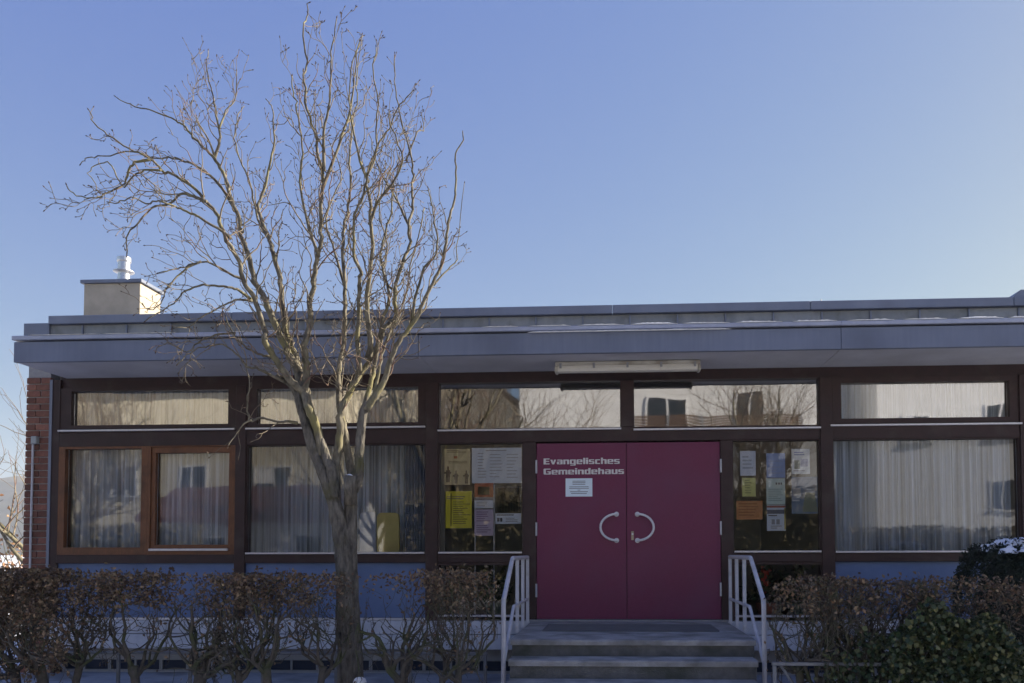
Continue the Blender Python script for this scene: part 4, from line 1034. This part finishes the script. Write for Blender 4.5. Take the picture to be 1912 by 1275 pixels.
# ------------------------------------------------------------------ inside by the glass panels: potted plants
def potted(px,py,Y,label,seed,red=False):
    rr=random.Random(seed); b=at(px,py,Y); t=thing('potted_plant',(b.x,Y,-.02),label,'plant')
    MB().lathe([(.09,-.018),(.12,.16),(.125,.18),(.10,.175)],b.x,Y,16).build('pot',pm('pot %d'%seed,(.22,.07,.045) if red else (.10,.14,.10),rough=.5),t)
    C=[(b.x+rr.gauss(0,.10),Y+rr.gauss(0,.05),.22+abs(rr.gauss(.12,.14))) for _ in range(160)]
    leaves('leaves',np.array(C),.10,M_leafg,t,.3,.5)
    m=MB()
    for k in range(5): m.tube([(b.x,Y,.15),(b.x+rr.gauss(0,.08),Y,.4)],.006,5)
    tag(m.build('stalks',M_hstem,t),kind='stuff')
    if red:
        C=[(b.x+rr.gauss(-.02,.03),Y-.03+rr.gauss(0,.02),.30+rr.uniform(0,.3)) for _ in range(26)]
        leaves('petals',np.array(C),.07,flat('red petal',(.42,.05,.03)),t,.5,.8)
potted(1432,1150,.25,'red flowering potted plant behind the low glass right of the doors',1,True)
potted(1490,1150,.28,'green potted plant behind the low glass right of the doors',2)
potted(925,1150,.25,'green potted plant behind the low glass left of the doors',3)

# ------------------------------------------------------------------ across the street (seen as reflections in the glass)
M_cream=pm('cream house render',(.60,.54,.40),(.70,.64,.49),scale=2,rough=.9,bump=.1)
M_wrend=pm('white house render',(.66,.66,.65),(.76,.76,.75),scale=2,rough=.9,bump=.1)
M_grend=pm('grey house render',(.42,.44,.47),(.50,.52,.55),scale=2,rough=.9,bump=.1)
M_tile =pm('red brown roof tile',(.16,.07,.05),(.24,.10,.07),scale=8,rough=.85,bump=.8,bscale=14)
M_gtile=pm('dark roof tile',(.07,.065,.065),(.11,.10,.10),scale=8,rough=.85,bump=.8,bscale=14)
M_hglass=pm('dark house window glass',(.02,.025,.03),(.04,.045,.055),scale=1,rough=.08,spec=.7)
M_shut =pm('brown shutter',(.10,.06,.04),(.14,.08,.05),rough=.7)
M_wfr  =pm('white window frame',(.70,.70,.70),rough=.5)
GF=GZ-.16
def house(name,x0,x1,yf,depth,ze,zr,wall,roof,wins,label,gable=False,balcony=None):
    t=thing(name,((x0+x1)/2,yf-depth/2,GF),label,'house'); yb=yf-depth
    MB().box(x0,x1,yb,yf,GF,ze).build('wall',wall,t)
    o=.5
    if not gable:      # ridge parallel to the street
        ym=(yf+yb)/2
        v=[(x0-o,yf+o,ze-.05),(x1+o,yf+o,ze-.05),(x1+o,ym,zr),(x0-o,ym,zr),(x0-o,yb-o,ze-.05),(x1+o,yb-o,ze-.05)]
        v+= [(a,b,c+.22) for a,b,c in v]
        f=[(0,1,2,3),(3,2,5,4),(7,6,9,8),(8,9,10,11),(0,6,7,1),(1,7,8,2),(2,8,11,5),(3,9,6,0),(4,10,9,3),(5,11,10,4)]
        MB().add(v,f).build('roof',roof,t)
        for xx,s in ((x0+.01,.2),(x1-.21,.2)):
            vv=[(xx,yf-.01,ze),(xx,ym,zr-.15),(xx,yb+.01,ze)]; vv+=[(a+s,b,c) for a,b,c in vv]
            MB().add(vv,[(0,1,2),(5,4,3),(0,3,4,1),(1,4,5,2)]).build('gable',wall,t)
    else:
        xm_=(x0+x1)/2
        v=[(x0-o,yf+o,ze-.25),(xm_,yf+o,zr),(x1+o,yf+o,ze-.25)]; v+=[(a,yb-o,c) for a,b,c in v]; v+=[(a,b,c+.22) for a,b,c in v]
        f=[(0,1,4,3),(1,2,5,4),(7,6,9,10),(8,7,10,11),(0,6,7,1),(1,7,8,2),(3,4,10,9),(4,5,11,10),(0,3,9,6),(2,8,11,5)]
        MB().add(v,f).build('roof',roof,t)
        MB().add([(x0,yf,ze),(x1,yf,ze),(xm_,yf,zr-.1),(x0,yf-.25,ze),(x1,yf-.25,ze),(xm_,yf-.25,zr-.1)],[(0,1,2),(5,4,3),(0,3,4,1),(1,4,5,2),(2,5,3,0)]).build('gable',wall,t)
    for (wx,wz,ww,wh) in wins:
        w=MB().ring((wx-ww/2,wx+ww/2,wz-wh/2,wz+wh/2),(wx-ww/2+.08,wx+ww/2-.08,wz-wh/2+.08,wz+wh/2-.08),yf+.06,yf+.002).build('window',M_wfr,t)
        MB().box(wx-ww/2+.081,wx+ww/2-.081,yf+.004,yf+.02,wz-wh/2+.081,wz+wh/2-.081).build('pane',M_hglass,w)
        MB().box(wx-.04,wx+.04,yf+.021,yf+.05,wz-wh/2+.082,wz+wh/2-.082).build('mullion',M_wfr,w)
        MB().box(wx-ww/2-.1,wx+ww/2+.1,yf+.003,yf+.16,wz-wh/2-.07,wz-wh/2-.004).build('sill',M_galv,w)
        MB().box(wx-ww/2+.085,wx-.05,yf+.022,yf+.028,wz-wh/2+.6,wz+wh/2-.084).build('net_curtain',M_wfr,w) if (wx*7)%3>1 else None
    if balcony:
        bx0,bx1,bz=balcony
        MB().box(bx0,bx1,yf+.001,yf+1.5,bz-.2,bz,c=.02).build('balcony_slab',M_wrend,t)
        for k in range(7): MB().box(bx0+.02,bx1-.02,yf+1.42,yf+1.46,bz+.08+k*.135,bz+.17+k*.135).build('balcony_board',M_shut,t)
        n=6
        for k in range(n): x=bx0+.05+(bx1-bx0-.1)*k/(n-1); MB().box(x-.03,x+.03,yf+1.47,yf+1.51,bz,bz+1.05).build('balcony_post',M_galv,t)
    return t
YO=-30
house('apartment_house',-27,-13.2,YO,10,8.9,12.5,M_cream,M_gtile,[(-24,4.3,1.3,1.5),(-20.5,4.3,1.3,1.5),(-16.5,4.3,1.8,1.5),(-24,1.4,1.3,1.5),(-20.5,1.4,1.3,1.5),(-16.5,1.4,1.3,1.5)],'cream rendered apartment house reflected in the left windows')
house('gabled_house',-12,-4.6,YO-3,9,8.0,11.6,M_cream,M_gtile,[(-10,5.0,1.1,1.4),(-6.6,5.0,1.1,1.4),(-8.3,7.8,1.1,1.3),(-10,2.0,1.1,1.4),(-6.6,2.0,1.1,1.4)],'cream gabled house with dark tiled roof reflected in the middle windows',gable=True)
house('balcony_house',-4.4,10.4,YO,10,9.4,12.8,M_wrend,M_gtile,[(2.6,7.3,2.0,1.5),(6.5,7.3,1.4,2.0),(2.2,4.2,1.4,1.4),(7.6,4.2,1.4,2.0),(2.2,1.2,1.4,1.4),(7.6,1.2,1.4,1.4)],'white house with brown balcony reflected above and right of the doors',balcony=(1.0,8.6,6.0))
house('white_house',12.6,24,YO-1,10,9.8,12.8,M_wrend,M_gtile,[(14.5,6.6,1.3,1.5),(18.5,6.9,1.5,1.8),(18.5,3.4,1.3,1.5),(21.5,3.4,1.3,1.5)],'white rendered house reflected in the right windows')
# garage with pink tiled roof
house('garage',-18.5,-10.5,YO+7,5,2.0,3.4,M_wrend,M_tile,[(-16.5,.6,2.2,1.7),(-12.6,.6,2.2,1.7)],'low white garage with red tiled roof reflected in the left windows')
def simple_tree(name,x,y,h,label,seed,r=.14,cat='tree',n0=9,mat=None,mat2=None,levels=3,spread=.8):
    rr=random.Random(seed); t=thing(name,(x,y,GF),label,cat); m=MB(); k2=MB()
    def br(p,d,length,r,lev,mm):
        n=max(3,int(length/(.35 if lev<2 else .16))); q=p.copy(); pl=[p.copy()]; rl=[r]; dd=d.normalized(); kids=[]
        for i in range(n):
            dd=(dd+rv(rr,.13)+Vector((0,0,.07))).normalized(); q=q+dd*(length/n); pl.append(q.copy()); rl.append(max(.004,r*(1-.65*(i+1)/n)))
            if lev<levels and i>=1 and rr.random()<.75: kids.append((q.copy(),dd.copy(),rl[-1]))
        (m if lev<2 else k2).tube(pl,rl,6 if lev<2 else 3,False)
        for kp,kd,kr in kids:
            s=rv(rr); s=(s-s.dot(kd)*kd).normalized(); br(kp,(kd*.6+s*.8+Vector((0,0,.2))).normalized(),length*rr.uniform(.4,.65),kr*.6,lev+1,mm)
    pts,rad=smooth_path([Vector((x,y,GF-.1)),Vector((x+rr.uniform(-.1,.1),y,GF+h*.15)),Vector((x,y,GF+h*.3))],[r*1.3,r,r*.9],3); m.tube(pts,rad,8)
    for k in range(n0):
        a=2.4*k; br(Vector((x,y,GF+h*(.2+.1*k/n0))),Vector((math.cos(a)*spread,math.sin(a)*spread,1.0)),h*rr.uniform(.45,.7),r*.55,1,m)
    tag(m.build('trunk',mat or M_bark,t,True),kind='stuff'); tag(k2.build('twigs',mat2 or M_twig,t,True),kind='stuff')
    return t
simple_tree('street_tree',-5.8,-20,9.5,'bare street tree reflected in the window above the posters',1,.17)
simple_tree('street_tree',-9.2,-22,8.5,'bare slim tree reflected in the window behind the willow',2,.13,n0=7)
simple_tree('street_tree',-18.8,-19,9.0,'bare street tree reflected in the sash window left of the willow',3,.15,n0=8)
simple_tree('street_tree',-24.5,-23,10.0,'bare street tree reflected in the far left window',4,.16,n0=8)
simple_tree('street_tree',4.8,-18.5,8.0,'bare street tree reflected in the glass right of the doors',5,.13,n0=7)
leaf_mat('olive hedge leaf',[(.10,.09,.05),(.20,.17,.10),(.30,.25,.16)])
def hedge_block(x0,x1,y,h,label,seed):  # hedges added to block the bright houses in the lower panes' reflections
    t=thing('added_hedge',((x0+x1)/2,y,GF),label,'hedge'); n=int((x1-x0)*900)
    C=np.stack([rng.uniform(x0,x1,n),y+rng.normal(0,.28,n),GF+h*rng.uniform(0,1,n)**.7],1)
    leaves('foliage',C,.17,MATS['olive hedge leaf'],t,.3,.6)
    MB().box(x0+.1,x1-.1,y-.25,y+.25,GF,GF+h*.88).build('core',MATS['yew core'],t)
hedge_block(-7.5,-1.5,-17.4,3.6,'tall hedge added across the street to darken the reflection left of the doors',1)
hedge_block(2.6,7.3,-17.6,3.7,'tall hedge added across the street to darken the reflection right of the doors',2)
hedge_block(7.5,14.2,-17.8,2.3,'low hedge added across the street to darken the reflection in the big right window',4)
hedge_block(-19,-13.8,-17.5,2.5,'low hedge added across the street to darken the reflection in the far left windows',3)

# parked cars along the far kerb
def car(x,y,col,label,seed):
    t=thing('parked_car',(x,y,GF),label,'car','cars parked across the street'); g=GF+.005
    body=[(-2.1,.32),(2.1,.32),(2.15,.55),(2.05,.80),(1.35,.92),(.75,1.36),(.2,1.45),(-1.0,1.43),(-1.75,1.0),(-2.1,.92),(-2.15,.6)]
    hw=.85; vs=[]; n=len(body)
    for s,wf in ((-1,1),(1,1)):
        for (a,b) in body: vs.append((x+a,y+s*(hw if b<.95 else hw-(b-.92)*.42),g+b))
    fs=[tuple(range(n)),tuple(range(2*n-1,n-1,-1))]+[((k+1)%n,k,n+k,n+(k+1)%n) for k in range(n)]
    paint=pm('car paint %d'%seed,col,col,rough=.25,spec=.6)
    MB().add(vs,fs).build('body',paint,t)
    for s in (-1,1):
        yy=y+s*(hw+.004-.12); 
        MB().prism([(x-1.45,g+.98),(x+1.15,g+.98),(x+.68,g+1.30),(x+.15,g+1.37),(x-.95,g+1.36)],min(yy,y+s*.75),max(yy,y+s*.75)).build('side_window',M_hglass,t)
        for xx in (-1.35,1.35):
            w=MB().tube([(x+xx,y+s*(hw-.16),g+.32),(x+xx,y+s*(hw+.015),g+.32)],.32,20).build('wheel',pm('tyre',(.02,.02,.02)) if 'tyre' not in MATS else MATS['tyre'],t)
            MB().tube([(x+xx,y+s*(hw+.0155),g+.32),(x+xx,y+s*(hw+.03),g+.32)],.2,16).build('rim',M_galv,w)
        MB().box(x+2.02,x+2.16,y+s*.6-.17,y+s*.6+.17,g+.6,g+.74,c=.02).build('headlight',M_wfr,t)
car(-15.5,-13.0,(.03,.05,.13),'dark blue parked car reflected in the sash window left of the tree',1)
car(-21.5,-13.0,(.55,.55,.56),'silver parked car reflected in the far left window',2)
car(9.5,-13.0,(.45,.42,.33),'beige parked car reflected in the big right window',3)

# ------------------------------------------------------------------ behind the hall on the left: shrubs, trees, hill
simple_tree('bare_tree',-11.4,6.5,5.2,'bare tree behind the brick corner at the left edge',8,.08,n0=9,spread=1.0)
simple_tree('bare_shrub',-9.6,3.2,2.6,'bare shrub close behind the brick corner at the left edge',9,.03,cat='shrub',n0=9,spread=1.1)
simple_tree('bare_tree',-13.5,14,6.0,'distant bare tree left of the brick corner',12,.10,n0=9,spread=1.0)
bb=thing('beech_bush',(-14.0,9.0,GF),'orange brown leafy bush behind the brick corner at the left edge','bush')
C=np.stack([rng.normal(-14.2,1.5,2600),rng.normal(9,.7,2600),GF+np.abs(rng.normal(0,.95,2600))],1)
leaves('withered_leaves',C,.11,leaf_mat('orange withered leaf',[(.16,.08,.04),(.30,.16,.08),(.42,.26,.15),(.22,.11,.06)]),bb,.5,.6)
m=MB(); rb=random.Random(4)
for k in range(26):
    x=rb.gauss(-14.2,1.3); m.tube([(x,9,GF-.05),(x+rb.gauss(0,.2),9+rb.gauss(0,.2),GF+.9),(x+rb.gauss(0,.4),9+rb.gauss(0,.3),GF+1.9)],[.02,.014,.004],5)
tag(m.build('stems',M_hstem,bb,True),kind='stuff')
# wooded hill far behind
M_hill=pm('bare winter woodland',(.06,.055,.045),(.11,.10,.085),scale=.02,rough=1,bump=1,bscale=.05)
vs=[];fs=[];nx=90;ny=10
for j in range(ny+1):
    for i in range(nx+1):
        x=-1500+i*(2200/nx); v=j/ny
        y=620+v*500
        h=(98+10*math.sin(i*.11+1)+7*math.sin(i*.41)+3*rng.normal())*math.sin(min(1,v*1.3)*math.pi/2)
        vs.append((x,y,GF-1+h))
for j in range(ny):
    for i in range(nx): a=j*(nx+1)+i; fs.append((a,a+1,a+nx+2,a+nx+1))
o=MB().add(vs,fs).build('hill',M_hill,None,False); tag(o,kind='structure')

# ------------------------------------------------------------------ haze
hz=MB().box(-1700,900,-120,1250,GF-1.2,135).build('haze',M_zinc); hz.data.materials.clear()
hm=bpy.data.materials.new('winter haze'); hm.use_nodes=True; hn=hm.node_tree.nodes; hn.clear()
ho=hn.new('ShaderNodeOutputMaterial'); hv=hn.new('ShaderNodeVolumePrincipled'); hv.inputs['Density'].default_value=0.0004; hv.inputs['Color'].default_value=(.72,.82,.98,1); hv.inputs['Anisotropy'].default_value=.0
hm.node_tree.links.new(hv.outputs[0],ho.inputs['Volume']); hz.data.materials.append(hm); tag(hz,'thin winter haze over the whole place','haze',None,'stuff')
